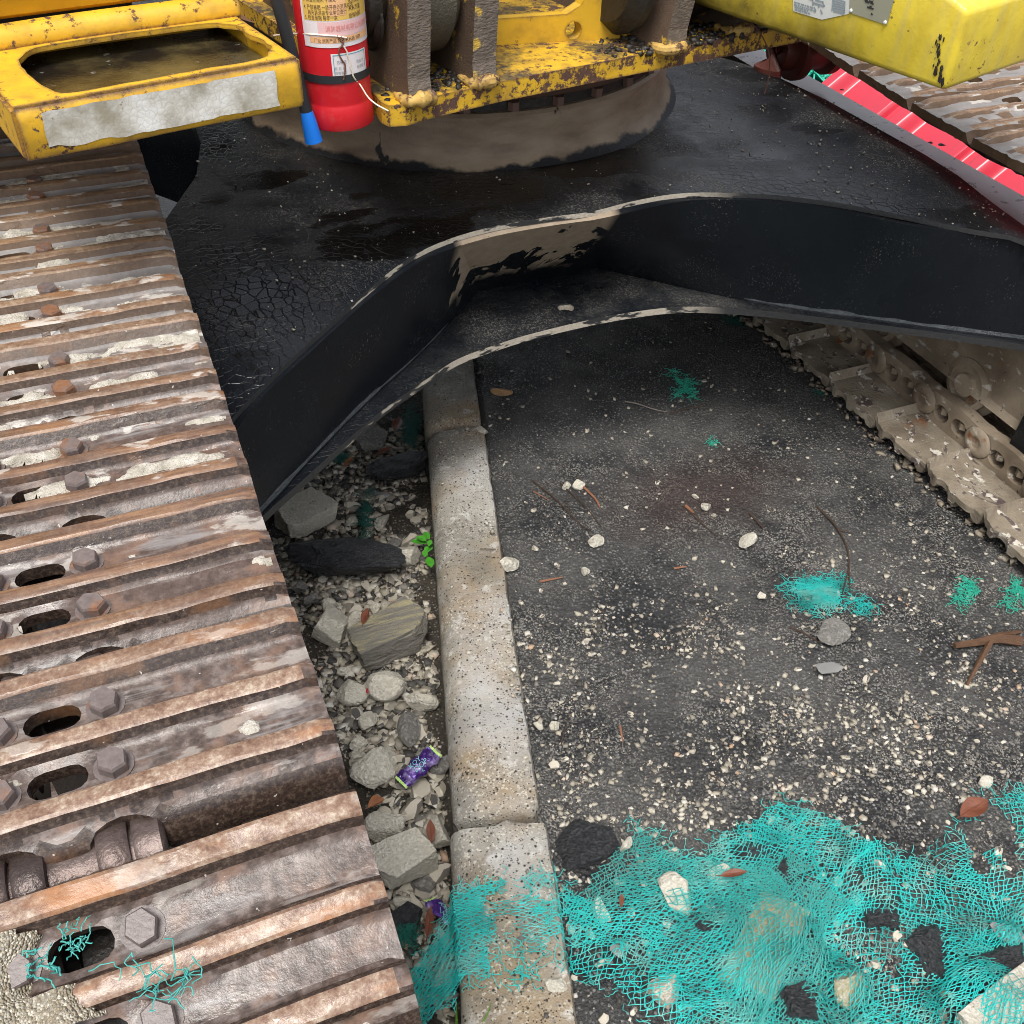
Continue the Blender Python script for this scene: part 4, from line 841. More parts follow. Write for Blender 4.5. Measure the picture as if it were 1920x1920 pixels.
# peeled dirt flakes caked on the right frame
b = MB(); rs = random.Random(9)
def flake(b, p, r, rs, hh=.6, m=0):
    n = 7; V = []; ph = rs.random() * 6
    for j in range(n): V.append((p[0] + r * math.cos(ph + 6.283 * j / n) * rs.uniform(.5, 1.2), p[1] + r * math.sin(ph + 6.283 * j / n) * rs.uniform(.5, 1.2), p[2] + r * rs.uniform(0, .35) * hh))
    V.append((p[0], p[1], p[2] + r * rs.uniform(.4, .9) * hh)); b.add(V, [(j, (j + 1) % n, n) for j in range(n)], m)
for (cx, cy, n, sp) in [(1535, 210, 20, 16), (1565, 185, 16, 10), (1590, 205, 8, 12), (1675, 272, 12, 10), (1735, 303, 18, 12), (1810, 343, 10, 12), (1830, 360, 16, 22), (1880, 395, 10, 20), (1700, 290, 8, 30), (1560, 200, 12, 26)]:
    for k in range(n):
        q = at(cx + rs.gauss(0, sp), cy + rs.gauss(0, sp * .45), .530); flake(b, q, rs.uniform(.003, .013), rs)
tag(b.build('dirt_flakes', M_DARK, EX), kind='stuff')

# ------------------------------------------------------------------ fire extinguisher hung beside the step
ET = empty('fire_extinguisher', (.3445, 1.476, .840)); tag(ET, 'red fire extinguisher with yellow instruction label hanging between the step and the boom lugs', 'fire extinguisher')
RE = .0485; EX_C = (.3445, 1.476, .840); EM = Matrix.Translation(EX_C) @ Matrix.Rotation(R_(-1.0), 4, 'Y'); KZ = 1.45
def zk(z): return z * KZ - (.017 if z > .0545 else 0)
b = MB(); b.lathe([(0, .004), (RE - .004, .002), (RE - .001, .0), (RE, .002), (RE + .0005, .030), (RE - .0008, .033), (RE - .001, .036), (RE - .0006, .039), (RE - .0006, .34), (RE - .01, .37), (.02, .395), (.014, .42), (0, .422)], 64, EM); body = b.build('cylinder', M_EXT, ET, True)
def arcband(name, mat, a0, a1, z0, z1, off, par, n=26, corner=0, slope=0.0):
    V = []; 
    for i in range(n):
        a = R_(a0 + (a1 - a0) * i / (n - 1))
        for z in (z0, z1): V.append(EM @ Vector(((RE + off) * math.cos(a), (RE + off) * math.sin(a), zk(z))))
    b = MB(); b.add(V, [(2 * i, 2 * i + 2, 2 * i + 3, 2 * i + 1) for i in range(n - 1)]); o = b.build(name, mat, None, True); under(o, par); return o
arcband('rubber_band', M_RUB, -185, 20, .046, .0535, .0010, ET, 40)
lab = arcband('instruction_label', M_LABW, -152, -18, .0905, .30, .0002, ET)
arcband('yellow_panel', M_LABY, -147, -24, .114, .295, .0004, lab); arcband('orange_panel', M_LABO, -104, -76, .118, .29, .0006, lab)
arcband('company_strip', M_LABO, -140, -28, .0945, .1000, .0005, lab); arcband('pink_strip', M_LABP, -124, -28, .1005, .1130, .0004, lab)
tg = arcband('inspection_tag', M_LABW, -108, -42, .0615, .0850, .0003, ET)
for (a0, a1, z0, z1) in ((-105, -45, .0832, .0839), (-105, -45, .0640, .0647)): arcband('tag_border', M_TEAL, a0, a1, z0, z1, .0006, tg)
for a in (-105, -46): arcband('tag_border', M_TEAL, a, a + 1, .0640, .0839, .0006, tg, 3)
def ctext(txt, size, mat, a, z, par, name, off=.0009, xs=1.0, bend=True):
    cu = bpy.data.curves.new('t', 'FONT'); cu.body = txt; cu.size = size; cu.resolution_u = 1
    o = bpy.data.objects.new('t', cu); COL.objects.link(o); bpy.context.view_layer.update()
    me = bpy.data.meshes.new_from_object(o.evaluated_get(bpy.context.evaluated_depsgraph_get())); bpy.data.objects.remove(o)
    for v in me.vertices:
        th = R_(a) + v.co.x * xs / RE
        v.co = EM @ Vector(((RE + off) * math.cos(th), (RE + off) * math.sin(th), zk(z) + v.co.y * 1.2))
    me.materials.clear(); me.materials.append(mat); me.name = name; o = obj(name, me); under(o, par); return o
LINES = [('1. 先拔出保险销', .1500), ('    手握喷管对准火焰根部压下', .1435), ('2. 灭火器应 定期检查', .1370), ('3. 放置在通风 干燥处', .1305), ('4. 严禁暴晒 一经开启必须再充装', .1240), ('    再充装须由专业单位进行', .1195), ('5. 检查周期 每年一次', .1150)]
for t, z in LINES: ctext(t, .0056, M_INK, -144, z, lab, 'print_line', xs=.86)
for k, t in enumerate(['使用方法与注意事项', '使用温度范围', '驱动气体氮气', '适用火灾种类', '水压试验压力', '灭火剂量', '瓶体材料']): ctext(t, .0060, M_INK, -72, .1520 - k * .0062, lab, 'print_line', xs=.9)
ctext('消防器材有限公司消防产品', .0072, M_INKR, -112, .1050, lab, 'print_line', xs=.95); ctext('厂址 消防产品 合格 灭火器 消防', .0048, M_INK, -132, .0955, lab, 'print_line')
ctext('合格证', .0046, M_GREYINK, -100, .0760, tg, 'print_line'); ctext('月 日 年', .0042, M_GREYINK, -104, .0705, tg, 'print_line'); ctext('检验 员', .0042, M_GREYINK, -66, .0740, tg, 'print_line'); ctext('有效期 年', .0042, M_GREYINK, -66, .0690, tg, 'print_line'); ctext('检验单位', .0040, M_GREYINK, -104, .0665, tg, 'print_line')
b = MB(); hp = [EM @ Vector(p) for p in [(-.012, -.02, .44), (-.085, -.02, .36), (-.088, -.03, .25), (-.072, -.032, .16), (-.060, -.032, .07), (-.055, -.032, .03)]]
b.tube(smoothline(hp, 6), .0088, 14); hose = b.build('hose', M_RUB, ET, True)
b = MB(); p0, p1 = EM @ Vector((-.055, -.034, .030)), EM @ Vector((-.0505, -.036, -.012)); b.tube([p0, p0.lerp(p1, .3), p1], [.0085, .0105, .0128], 20); noz = b.build('nozzle', M_BLUE, ET, True)
# binding wires
def pw(px, py, dist):
    d = AX @ np.array([px - 960, -(py - 960), -FPX]); d /= np.linalg.norm(d); return Vector(CAM + d * dist)
def surf(px, py, off=.0018):
    """point on the extinguisher wall seen at a pixel"""
    d = Vector(AX @ np.array([px - 960, -(py - 960), -FPX])).normalized(); o = Vector(CAM) - Vector((EX_C[0], EX_C[1], 0)); r = RE + off
    A = d.x ** 2 + d.y ** 2; B = 2 * (o.x * d.x + o.y * d.y); C = o.x ** 2 + o.y ** 2 - r * r; D = B * B - 4 * A * C
    if D < 0: t = -B / (2 * A)
    else: t = (-B - math.sqrt(D)) / (2 * A)
    return Vector(CAM) + d * t
def wire(pts, r, mat, name, par=None):
    b = MB(); b.tube(smoothline(pts, 5), r, 6); return b.build(name, mat, par, True)
wr = tag(wire([surf(515, 62) + Vector((-.004, -.01, 0)), surf(548, 63), surf(575, 64), surf(605, 66), surf(632, 68), surf(650, 71)], .0011, M_WIRE, 'binding_wire'), 'thin white wire tied round the red fire extinguisher', 'wire')
for o_ in (wire([surf(632, 67), surf(636, 71), surf(640, 69), surf(643, 73), surf(639, 77), surf(644, 80), surf(641, 86), surf(636, 92), surf(635, 100), surf(641, 112), surf(647, 122), surf(646, 140), surf(644, 150)], .0011, M_WIRER, 'wire_twist'),
           wire([surf(644, 86), surf(650, 96), surf(652, 105), surf(656, 115), surf(657, 124), surf(660, 134), surf(664, 146), surf(676, 160), pw(690, 182, 1.50), pw(706, 196, 1.49), pw(728, 208, 1.49)], .0011, M_WIRE, 'wire_tail')): o_.parent = wr
hw = wire([U(.74, .05, .905), U(.77, .03, .91), U(.82, .0, .90), U(.875, -.01, .888)], .0012, M_WIRE, 'loose_wire'); tag(hw, 'short frayed wire lying on the right end of the greasy yellow deck', 'wire')
w2 = wire([U(.735, .03, .90), U(.748, -.01, .88), U(.765, -.03, .845), U(.775, -.03, .80), U(.772, -.03, .775)], .0011, M_WIRER, 'wire_end'); w2.parent = hw

# ------------------------------------------------------------------ red water barrier beyond the right track
BT = MB(); ny = 420; ys = np.linspace(1.05, 2.72, ny); pr = [(0, .0), (.01, .14), (.07, .26), (.24, .38), (.42, .48), (.50, .62), (.52, .82), (.58, .84)]; pr = smoothline(pr, 4); k = len(pr); V = []
def ribs(y):
    p = (y - 1.10) % .34; g = .060 * (sst(.0, .03, p) * sst(.225, .195, p)); g += .030 * sst(.256, .268, p) * sst(.312, .300, p)
    return g, 0.0
for y in ys:
    g, r = ribs(y)
    for i, (x, z) in enumerate(pr):
        f_ = sst(.05, .16, z); V.append((2.09 + x + (g + r) * f_, y, z - (g + r) * .25 * f_))
V += [(2.09 + .82, ys[0], 0), (2.09 + .82, ys[-1], 0)]; n = ny * k
F = [(i * k + j, i * k + j + 1, (i + 1) * k + j + 1, (i + 1) * k + j) for i in range(ny - 1) for j in range(k - 1)]
V += [(2.91, ys[0], .84), (2.91, ys[-1], .84)]
F += [(k - 1, n + 2, n + 3, (ny - 1) * k + k - 1), (n, n + 1, n + 3, n + 2), tuple(range(k - 1, -1, -1)) + (n, n + 2), tuple((ny - 1) * k + j for j in range(k)) + (n + 3, n + 1)]
tag(obj('road_barrier', mesh('road_barrier', V, F, [M_BARR], None, True, 40)), 'red ribbed plastic road barrier standing behind the right track', 'barrier')

# ------------------------------------------------------------------ rubble
def rock_mesh(name, mat, seed, sx=1, sy=1, sz=.7, cuts=14, rough=.05, sub=3, flat=.0):
    rough *= .85; cuts = max(7, int(cuts * .8))
    rs = np.random.default_rng(seed); bm = bmesh.new(); bmesh.ops.create_icosphere(bm, subdivisions=sub, radius=1); P = np.array([v.co[:] for v in bm.verts])
    for c in range(cuts):
        n = rs.normal(size=3); n /= np.linalg.norm(n); d = rs.uniform(.44, .76) if rough < .1 else rs.uniform(.62, .86); q = P @ n; m = q > d; P[m] -= np.outer(q[m] - d, n)
    if flat: m = P[:, 2] > flat; P[m, 2] = flat + (P[m, 2] - flat) * .12
    P = P / np.abs(P).max(0) ; P *= 1 + rough * fbm(P[:, 0] * 4 + seed, P[:, 1] * 4, P[:, 2] * 4, 4)[:, None] + rough * 1.0 * fbm(P[:, 0] * 11 + seed, P[:, 1] * 11, P[:, 2] * 11, 4)[:, None]
    P *= np.array([sx, sy, sz]); F = [[v.index for v in f.verts] for f in bm.faces]; bm.free()
    return mesh(name, P, F, [mat], None, True, 11)
def block_mesh(name, mat, seed, sx, sy, sz, rough=.05):
    rs = np.random.default_rng(seed); bm = bmesh.new(); bmesh.ops.create_cube(bm, size=2); bmesh.ops.subdivide_edges(bm, edges=bm.edges[:], cuts=15, use_grid_fill=True); P = np.array([v.co[:] for v in bm.verts]); F = [[v.index for v in f.verts] for f in bm.faces]; bm.free()
    C8 = rs.uniform(-.22, .22, (2, 2, 2, 3)); T = (P + 1) / 2; D = 0
    for a in (0, 1):
        for b_ in (0, 1):
            for c in (0, 1): D = D + C8[a, b_, c] * (np.where(a, T[:, :1], 1 - T[:, :1]) * np.where(b_, T[:, 1:2], 1 - T[:, 1:2]) * np.where(c, T[:, 2:], 1 - T[:, 2:]))
    for c in range(5):
        n = rs.normal(size=3); n /= np.linalg.norm(n); d = rs.uniform(1.0, 1.25); q = P @ n; m = q > d; P[m] -= np.outer(q[m] - d, n)
    P = P + D; r = np.linalg.norm(P, axis=1, keepdims=True); P *= 1 - .05 * np.clip(r - 1.35, 0, 1)
    P *= 1 + rough * fbm(P[:, 0] * 3 + seed, P[:, 1] * 3, P[:, 2] * 3, 4)[:, None] + rough * .6 * fbm(P[:, 0] * 10 + seed, P[:, 1] * 10, P[:, 2] * 10, 3)[:, None]
    return mesh(name, P / np.abs(P[:, 0]).max() * np.array([sx, sy, sz]), F, [mat], None, True, 20)
SOILZ = -.08
def place(name, me, px, py, zb, rot, lab_, cat, wpx, sink=.3, group=None, tilt=(0, 0)):
    """set a loose piece down where the photo shows it; wpx = its width in photo pixels"""
    z = zb; p = at(px, py, z + .01); dist = np.linalg.norm(p - CAM); sc = wpx * dist / FPX / 2
    o = obj(name, me); o.location = (p[0], p[1], z + sc * .55 * (1 - sink)); o.scale = (sc, sc, sc); o.rotation_euler = (tilt[0], tilt[1], R_(rot)); tag(o, lab_, cat, group); return o
def rk(px, py, wpx, zb, rot, lab_, mat=None, cat='rock', name='concrete_chunk', seed=None, sx=1, sy=.8, sz=.7, cuts=14, rough=.05, flat=0, sub=4, sink=.3, tilt=(0, 0), block=False):
    rk.i += 1; return place(name, block_mesh(name, mat or M_RK, seed or rk.i * 13, sx, sy, sz, rough) if block else rock_mesh(name, mat or M_RK, seed or rk.i * 13, sx, sy, sz, cuts, rough, sub, flat), px, py, zb, rot, lab_, cat, wpx, sink, None, tilt)
rk.i = 0
rk(572, 976, 108, -.06, 18, 'pale concrete chunk with flat speckled top right beside the rusty track edge', sy=.72, sz=.55, seed=5, block=True)
rk(640, 1072, 232, -.075, -22, 'big black slab of broken asphalt lying between the track and the kerb', M_RKK, 'asphalt slab', 'asphalt_slab', sy=.44, sz=.24, rough=.16, cuts=18, flat=.75, seed=81)
rk(745, 888, 135, -.085, 8, 'dark asphalt lump in the shade under the black plate against the kerb', M_RKK, 'asphalt lump', 'asphalt_slab', sy=.6, sz=.28, rough=.16, cuts=18, flat=.75)
rk(622, 1178, 84, -.06, 70, 'pale rounded rock with an ochre spot touching the track', sx=1.25, sy=.9, sz=.8, cuts=7, rough=.03)
rk(733, 1202, 158, -.075, 12, 'large grey stone with yellowish bands on top leaning on the kerb', M_STRIPE, 'paving stone', 'paving_stone', sy=.54, sz=.42, rough=.08, seed=33, block=True)
rk(762, 1042, 74, -.075, -10, 'tan-white rock beside the small green weed', sy=.66, sz=.6, cuts=10)
rk(725, 1284, 76, -.07, 20, 'angular pale rock with a small red fleck below the banded stone', sy=.9, cuts=12)
rk(661, 1296, 62, -.075, 40, 'dull pale rock wedged between the track and the angular pale rock', sy=1.0)
rk(768, 1370, 56, -.075, 80, 'smooth dark grey stone above the purple wrapper', M_RKG, sx=1.45, sy=.8, cuts=8, rough=.03)
rk(704, 1447, 96, -.08, 20, 'broad crumbly pale rock just left of the purple wrapper', sy=.8, rough=.09, cuts=10)
rk(820, 1566, 66, -.065, 75, 'upright pale rock against the kerb joint with a brown leaf on it', sx=1.3, sy=.75, cuts=10)
rk(726, 1553, 84, -.075, -25, 'pale wedge shaped rock beside the lower track shoes', sy=.62, cuts=9)
rk(756, 1617, 112, -.06, 8, 'flat topped cream concrete block nearest the black lumps', sy=.72, sz=.5, rough=.05, block=True)
rk(790, 1660, 54, -.08, 5, 'small grey rock under the cream concrete block', M_RKG)
rk(762, 1722, 84, -.085, 0, 'black asphalt lump beside the lower purple wrapper', M_RKK, 'asphalt lump', 'asphalt_slab', rough=.10)
rk(665, 1165, 46, -.065, 33, 'pale rock between the ochre spotted rock and the reddish leaf'); rk(619, 1130, 36, -.06, 12, 'round pale stone above the ochre spotted rock', cuts=7)
rk(583, 1122, 36, -.06, 60, 'small grey stone at the track edge below the black slab', M_RKG); rk(562, 1098, 27, -.06, 10, 'smallest grey stone at the track edge beside the black slab', M_RKG)
rk(703, 1140, 30, -.07, 50, 'little tan stone on top of the banded stone'); rk(790, 1318, 66, -.075, -28, 'thin wedge of pale stone pointing at the kerb', sy=.36, cuts=10)
rk(718, 1060, 46, -.08, -30, 'pale flat shard beside the black asphalt slab', sy=.5); rk(737, 1018, 36, -.08, 20, 'grey pebble rock left of the green weed', M_RKG); rk(703, 1033, 22, -.08, 20, 'small white stone beside the weed')
rk(684, 832, 84, -.085, 18, 'flat grey stone half under the black plate', M_RKG, sy=.8, sz=.4, flat=.5); rk(708, 930, 58, -.085, -22, 'flat grey-green shard of slate by the dark netting strip', M_SLATE, sy=.36, sz=.25)
rk(660, 978, 26, -.08, 40, 'whitish stone in the soil beside the dark netting strip'); rk(716, 975, 34, -.08, 60, 'cream stone near the kerb right of the netting strip', sx=1.3)
rk(640, 1255, 30, -.07, 15, 'pale fragment beside the track below the ochre spotted rock'); rk(690, 1350, 40, -.08, 44, 'grey-white stone under the angular pale rock'); rk(675, 1392, 40, -.08, 5, 'slim pale shard between track and dark grey stone', sy=.5)
rk(795, 1420, 44, -.08, 60, 'little dark grey stone touching the kerb beside the wrapper', M_RKG); rk(825, 1435, 52, -.085, 40, 'dark flat stone under the wrapper end at the kerb', M_RKG); rk(668, 1420, 34, -.075, 24, 'tan shard at the corner of the track shoe')
rk(755, 1690, 40, -.085, 24, 'brownish pebble beside the lower wrapper'); rk(700, 1420, 26, -.08, 80, 'small pale chip above the crumbly pale rock'); rk(835, 1830, 60, -.085, 30, 'pale stone under the netting tail', sy=.7)
# on the asphalt
A0 = .004
rk(1407, 1013, 48, A0, 5, 'cream jagged stone lying alone on the asphalt near the long twig', sy=.6, sz=.5); rk(1560, 1186, 66, A0, 30, 'grey angular stone just below the teal netting clump', M_RKG, sy=.9, sz=.42, cuts=9, flat=.6, rough=.02)
rk(1558, 1252, 54, A0, -12, 'flat brownish stone pressed into the asphalt below the grey stone', M_SLATE, sy=.5, sz=.18, flat=.4); rk(940, 734, 44, A0, -30, 'tan stone chip beside the far kerb stone', M_RKT, sy=.42, sz=.4, cuts=9, rough=.02)
rk(955, 1056, 42, .02, 8, 'white stone resting on the right kerb edge', sy=.6, sz=.55); rk(903, 806, 26, .02, 10, 'white chip at the far kerb joint'); rk(1118, 1012, 34, A0, 30, 'pale stone with smaller chips in the middle of the asphalt'); rk(1097, 1068, 22, A0, 0, 'single white pebble on the asphalt right of the kerb')
rk(1037, 1357, 28, A0, 10, 'right one of two white stones by the kerb'); rk(1011, 1355, 27, A0, 60, 'left one of two white stones by the kerb'); rk(1105, 1590, 128, -.010, 20, 'flat black asphalt piece between kerb and netting peak', M_RKK, 'asphalt slab', 'asphalt_slab', sy=.8, sz=.22, rough=.16, cuts=18, flat=.6)
rk(1430, 1112, 20, A0, 5, 'white chip right of the scattered twigs'); rk(1085, 905, 26, A0, 0, 'white round pebble beside the crossing twigs'); rk(1063, 907, 20, A0, 0, 'smaller white pebble beside the crossing twigs'); rk(1325, 945, 22, A0, 20, 'pale pebble in the rust coloured patch')
rk(1850, 1460, 28, A0, 20, 'white stone just above the netting at the right'); rk(1175, 1582, 36, .01, 40, 'pale pointed shard beside the netting peak', sy=.5)
# under and in the net
NETROCKS = []
def nr(*a, **k):
    o = rk(*a, **k); NETROCKS.append((o.location.x, o.location.y, o.scale.x, o.dimensions.z if False else o.location.z, o)); return o
nr(1270, 1676, 66, .0, 80, 'pale rounded stone covered by teal netting near its peak', sx=1.2, sy=.9)
nr(1430, 1790, 190, -.026, 35, 'yellowish gritty concrete slab under the teal netting', M_YELLOWISH, sy=.5, sz=.16, rough=.08, block=True)
nr(1415, 1613, 108, -.022, -15, 'black asphalt lump under the upper netting edge', M_RKK, 'asphalt lump', 'asphalt_slab', sy=.5, sz=.4, rough=.1)
nr(1478, 1645, 84, -.022, 20, 'black lump beside the larger one under the upper netting edge', M_RKK, 'asphalt lump', 'asphalt_slab', rough=.1)
nr(1325, 1728, 46, .0, 0, 'small black lump under the netting left of the yellowish slab', M_RKK, 'asphalt lump', 'asphalt_slab', rough=.1)
nr(1648, 1735, 104, -.03, -30, 'black asphalt lump poking through the netting at mid right', M_RKK, 'asphalt lump', 'asphalt_slab', sy=.8, rough=.1); nr(1735, 1805, 110, -.03, 30, 'black asphalt lump below the mid right lump in the netting', M_RKK, 'asphalt lump', 'asphalt_slab', sy=.8, rough=.1)
nr(1855, 1825, 150, -.022, -10, 'largest black asphalt lump in the netting at the lower right', M_RKK, 'asphalt lump', 'asphalt_slab', sy=.8, rough=.1); nr(1870, 1905, 170, .0, 8, 'pale broken slab at the lower right below the black lumps', sy=.4, sz=.25, block=True)
nr(1162, 1778, 34, .012, -30, 'flat grey chip lying on the netting right of the kerb', M_SLATE, sy=.8, sz=.3, cuts=8, rough=.01); nr(1890, 1750, 56, .02, -50, 'smooth grey flake on the netting at the far right', M_SLATE, sy=.55, sz=.2, rough=.01)
nr(1043, 1845, 46, .034, 20, 'cream stone on the netting over the kerb', sy=.8); nr(1020, 1765, 30, .034, 0, 'half white half black pebble on the kerb netting'); nr(975, 1760, 34, .034, 0, 'speckled grey stone in the kerb netting', M_RKG)
nr(1245, 1860, 70, .0, 12, 'pale stone under the low middle of the netting'); nr(1590, 1850, 70, .0, 12, 'tan gritty stone under the netting left of the black lumps', M_YELLOWISH); nr(1130, 1710, 40, .0, 80, 'oval pale stone in the netting beside the kerb', sx=1.5); nr(1350, 1640, 44, .0, 10, 'cream stone in the netting beside the black lump')
nr(1500, 1890, 90, .0, 5, 'black lump at the bottom edge under the netting', M_RKK, 'asphalt lump', 'asphalt_slab', rough=.1)
# ------------------------------------------------------------------ loose small stones
PEB = [rock_mesh('pebble', M_GRAV, 200 + i, 1, random.uniform(.6, .95), random.uniform(.45, .7), 10, .06, 2) for i in range(8)]
def pebbles(n, name, lab_, cat, group, pick, smin, smax):
    k = 0
    while k < n:
        px, py, ok = pick()
        if not ok: continue
        p = at(px, py, 0.0); z = float(hgt(p[0], p[1])); p = at(px, py, z); s_, t_ = st(p[0], p[1])
        if abs(s_) < .012 or abs(s_ - KW) < .008: continue
        z = float(hgt(p[0], p[1])); r = smin + (smax - smin) * random.random() ** 2.2
        o = obj(name, PEB[random.randrange(8)]); o.location = (p[0], p[1], z + r * .28); o.scale = (r, r, r); o.rotation_euler = (random.uniform(-.3, .3), random.uniform(-.3, .3), random.uniform(0, 6.28)); tag(o, lab_, cat, group); k += 1
CL = [(1330, 1180, 110, 50), (1160, 895, 45, 22), (1080, 1010, 50, 40), (1120, 1420, 80, 60), (1300, 1430, 120, 70), (1480, 1380, 130, 50), (1350, 1330, 120, 40), (1700, 1380, 120, 60), (1090, 1150, 60, 50), (1130, 1500, 90, 40), (1560, 1460, 140, 50), (1050, 1280, 40, 70), (1380, 1510, 90, 40), (1800, 1300, 90, 60)]
def pick_a():
    if random.random() < .6:
        c = random.choice(CL); px, py = random.gauss(c[0], c[2]), random.gauss(c[1], c[3])
    else: px = random.uniform(900, 1915); py = random.uniform(700, 1560)
    right = 1400 + (py - 590) * 1.106
    return px, py, (py > 690 and py < 1600 and px < min(1918, right - 25) and px > 905 + (py - 700) * .16)
pebbles(120, 'pebble', 'small cream or grey gravel stone scattered on the dark asphalt', 'pebble', 'gravel stones scattered on the asphalt', pick_a, .004, .0095)
def pick_s():
    py = random.uniform(930, 1760); px = random.uniform(560 + (py - 960) * .27, 795 + (py - 800) * .075); return px, py, True
pebbles(190, 'rubble_stone', 'small pale broken stone in the soil between track and kerb', 'stone', 'small broken stones between track and kerb', pick_s, .008, .027)
def pick_n():
    py = random.uniform(1560, 1915); px = random.uniform(900, 1915); return px, py, py > 1640 or px > 1250
pebbles(90, 'netting_stone', 'small stone caught under or on the teal netting', 'stone', 'small stones in the netting', pick_n, .005, .011)

# uncountable grit: one mesh of tiny chips
ICO = bmesh.new(); bmesh.ops.create_icosphere(ICO, subdivisions=1, radius=1); ICO.free(); IV = np.array([(x, y, z) for x in (-.8, .8) for y in (-.8, .8) for z in (-.8, .8)]); IF = np.array([(0, 1, 3, 2), (4, 6, 7, 5), (0, 4, 5, 1), (2, 3, 7, 6), (0, 2, 6, 4), (1, 5, 7, 3)]); IF = np.vstack([IF[:, [0, 1, 2]], IF[:, [0, 2, 3]]])
def chips(name, X, Y, Z, R, mat, flat=.65, par=None):
    n = len(X); a = RNG.uniform(0, 6.28, n); ca, sa_ = np.cos(a), np.sin(a); J = (IV[None] * (1 + .45 * RNG.uniform(-1, 1, (n, 8, 1))) + .24 * RNG.normal(size=(n, 8, 3))) * np.stack([np.ones(n), RNG.uniform(.55, 1, n), RNG.uniform(.4, .8, n)], -1)[:, None]
    x = J[..., 0] * ca[:, None] - J[..., 1] * sa_[:, None]; y = J[..., 0] * sa_[:, None] + J[..., 1] * ca[:, None]
    V = np.stack([x * R[:, None] + X[:, None], y * R[:, None] + Y[:, None], J[..., 2] * R[:, None] + (Z + R * .25)[:, None]], -1).reshape(-1, 3)
    F = (IF[None] + (np.arange(n) * 8)[:, None, None]).reshape(-1, 3); o = obj(name, mesh(name, V, F, [mat], None, False))
    if par is not None: under(o, par)
    return tag(o, kind='stuff')
N = 130000; sx_ = RNG.uniform(.11, 1.75, N); tx_ = RNG.uniform(-.75, 1.6, N); X, Y = xy(sx_, tx_)
clw = [(*at(c_[0], c_[1], 0)[:2], c_[2] / 1150, c_[3] / 780) for c_ in CL]; drift = 0
for cx_, cy_, ax_, ay_ in clw: drift = np.maximum(drift, np.exp(-((X - cx_) / ax_) ** 2 - ((Y - cy_) / ay_) ** 2))
d = .12 + 1.0 * sst(-.05, .42, fbm(X * 7, Y * 7, 5.5, 4) + .75 * drift - .22) * sst(.0, .35, fbm(X * 22, Y * 22, 9.1, 3) + .22)
d *= np.where(Y > 1.15, .30, 1) * np.where(Y > 1.5, .5, 1); d = np.where(sx_ < .17, d * 1.3, d); k = RNG.random(N) < d; X, Y = X[k], Y[k]; R = .0007 + .0044 * RNG.random(len(X)) ** 3.6
chips('gravel', X, Y, hgt(X, Y), R, M_GRAV)
N = 24000; sx_ = RNG.uniform(-.40, -.012, N); tx_ = RNG.uniform(-.7, 1.2, N); X, Y = xy(sx_, tx_); k = fbm(X * 12, Y * 12, 3.3, 3) > -.16 - .5 * (Y < .9); X, Y = X[k], Y[k]; R = .0014 + .0085 * RNG.random(len(X)) ** 2.2
chips('rubble_grit', X, Y, hgt(X, Y), R, M_GRAV)
N = 420; sx_ = RNG.uniform(.02, .12, N); tx_ = RNG.uniform(-.6, 1.9, N); X, Y = xy(sx_, tx_); k = RNG.random(N) < np.where(tx_ < -.12, .9, .14); X, Y = X[k], Y[k]; R = .0012 + .0035 * RNG.random(len(X)) ** 2
chips('kerb_grit', X, Y, np.where(st(X, Y)[1] < -.01, .042, .0305), R, M_GRAV)
N = 5200; X = RNG.uniform(.1, 1.62, N); Y = RNG.uniform(1.1, 2.2, N); k = inside(np.c_[X, Y], outl) & (np.hypot(X - .795, Y - 2.24) > .51) & (RNG.random(N) < .25 + .5 * (X > 1.2)); X, Y = X[k], Y[k]; R = .0006 + .0022 * RNG.random(len(X)) ** 5
chips('paint_grit', X, Y, ztop(X, Y) + .001, R, M_GRAV, par=EX)

N = 900; uu = np.concatenate([RNG.normal(c_, .05, 300) for c_ in (.16, .55, .68)]); vv = np.abs(RNG.normal(.02, .07, 900)); X = UO.x + uu * UX.x + vv * UY.x; Y = UO.y + uu * UX.y + vv * UY.y; k = (uu > .06) & (uu < .9); X, Y = X[k], Y[k]; R = .0012 + .007 * RNG.random(len(X)) ** 2.6
chips('grease_crumbs', X, Y, np.full(len(X), .869), R, M_DARK, par=EX)
# mud clods along the right lower shoes
N = 260; X = RNG.normal(1.497, .010, N); Y = RNG.uniform(.85, 2.2, N); R = .0015 + .010 * RNG.random(N) ** 3; Z = RNG.uniform(-.004, .012, N)
chips('mud_clods', X, Y, Z, R, M_MUDSHOE, par=EX)

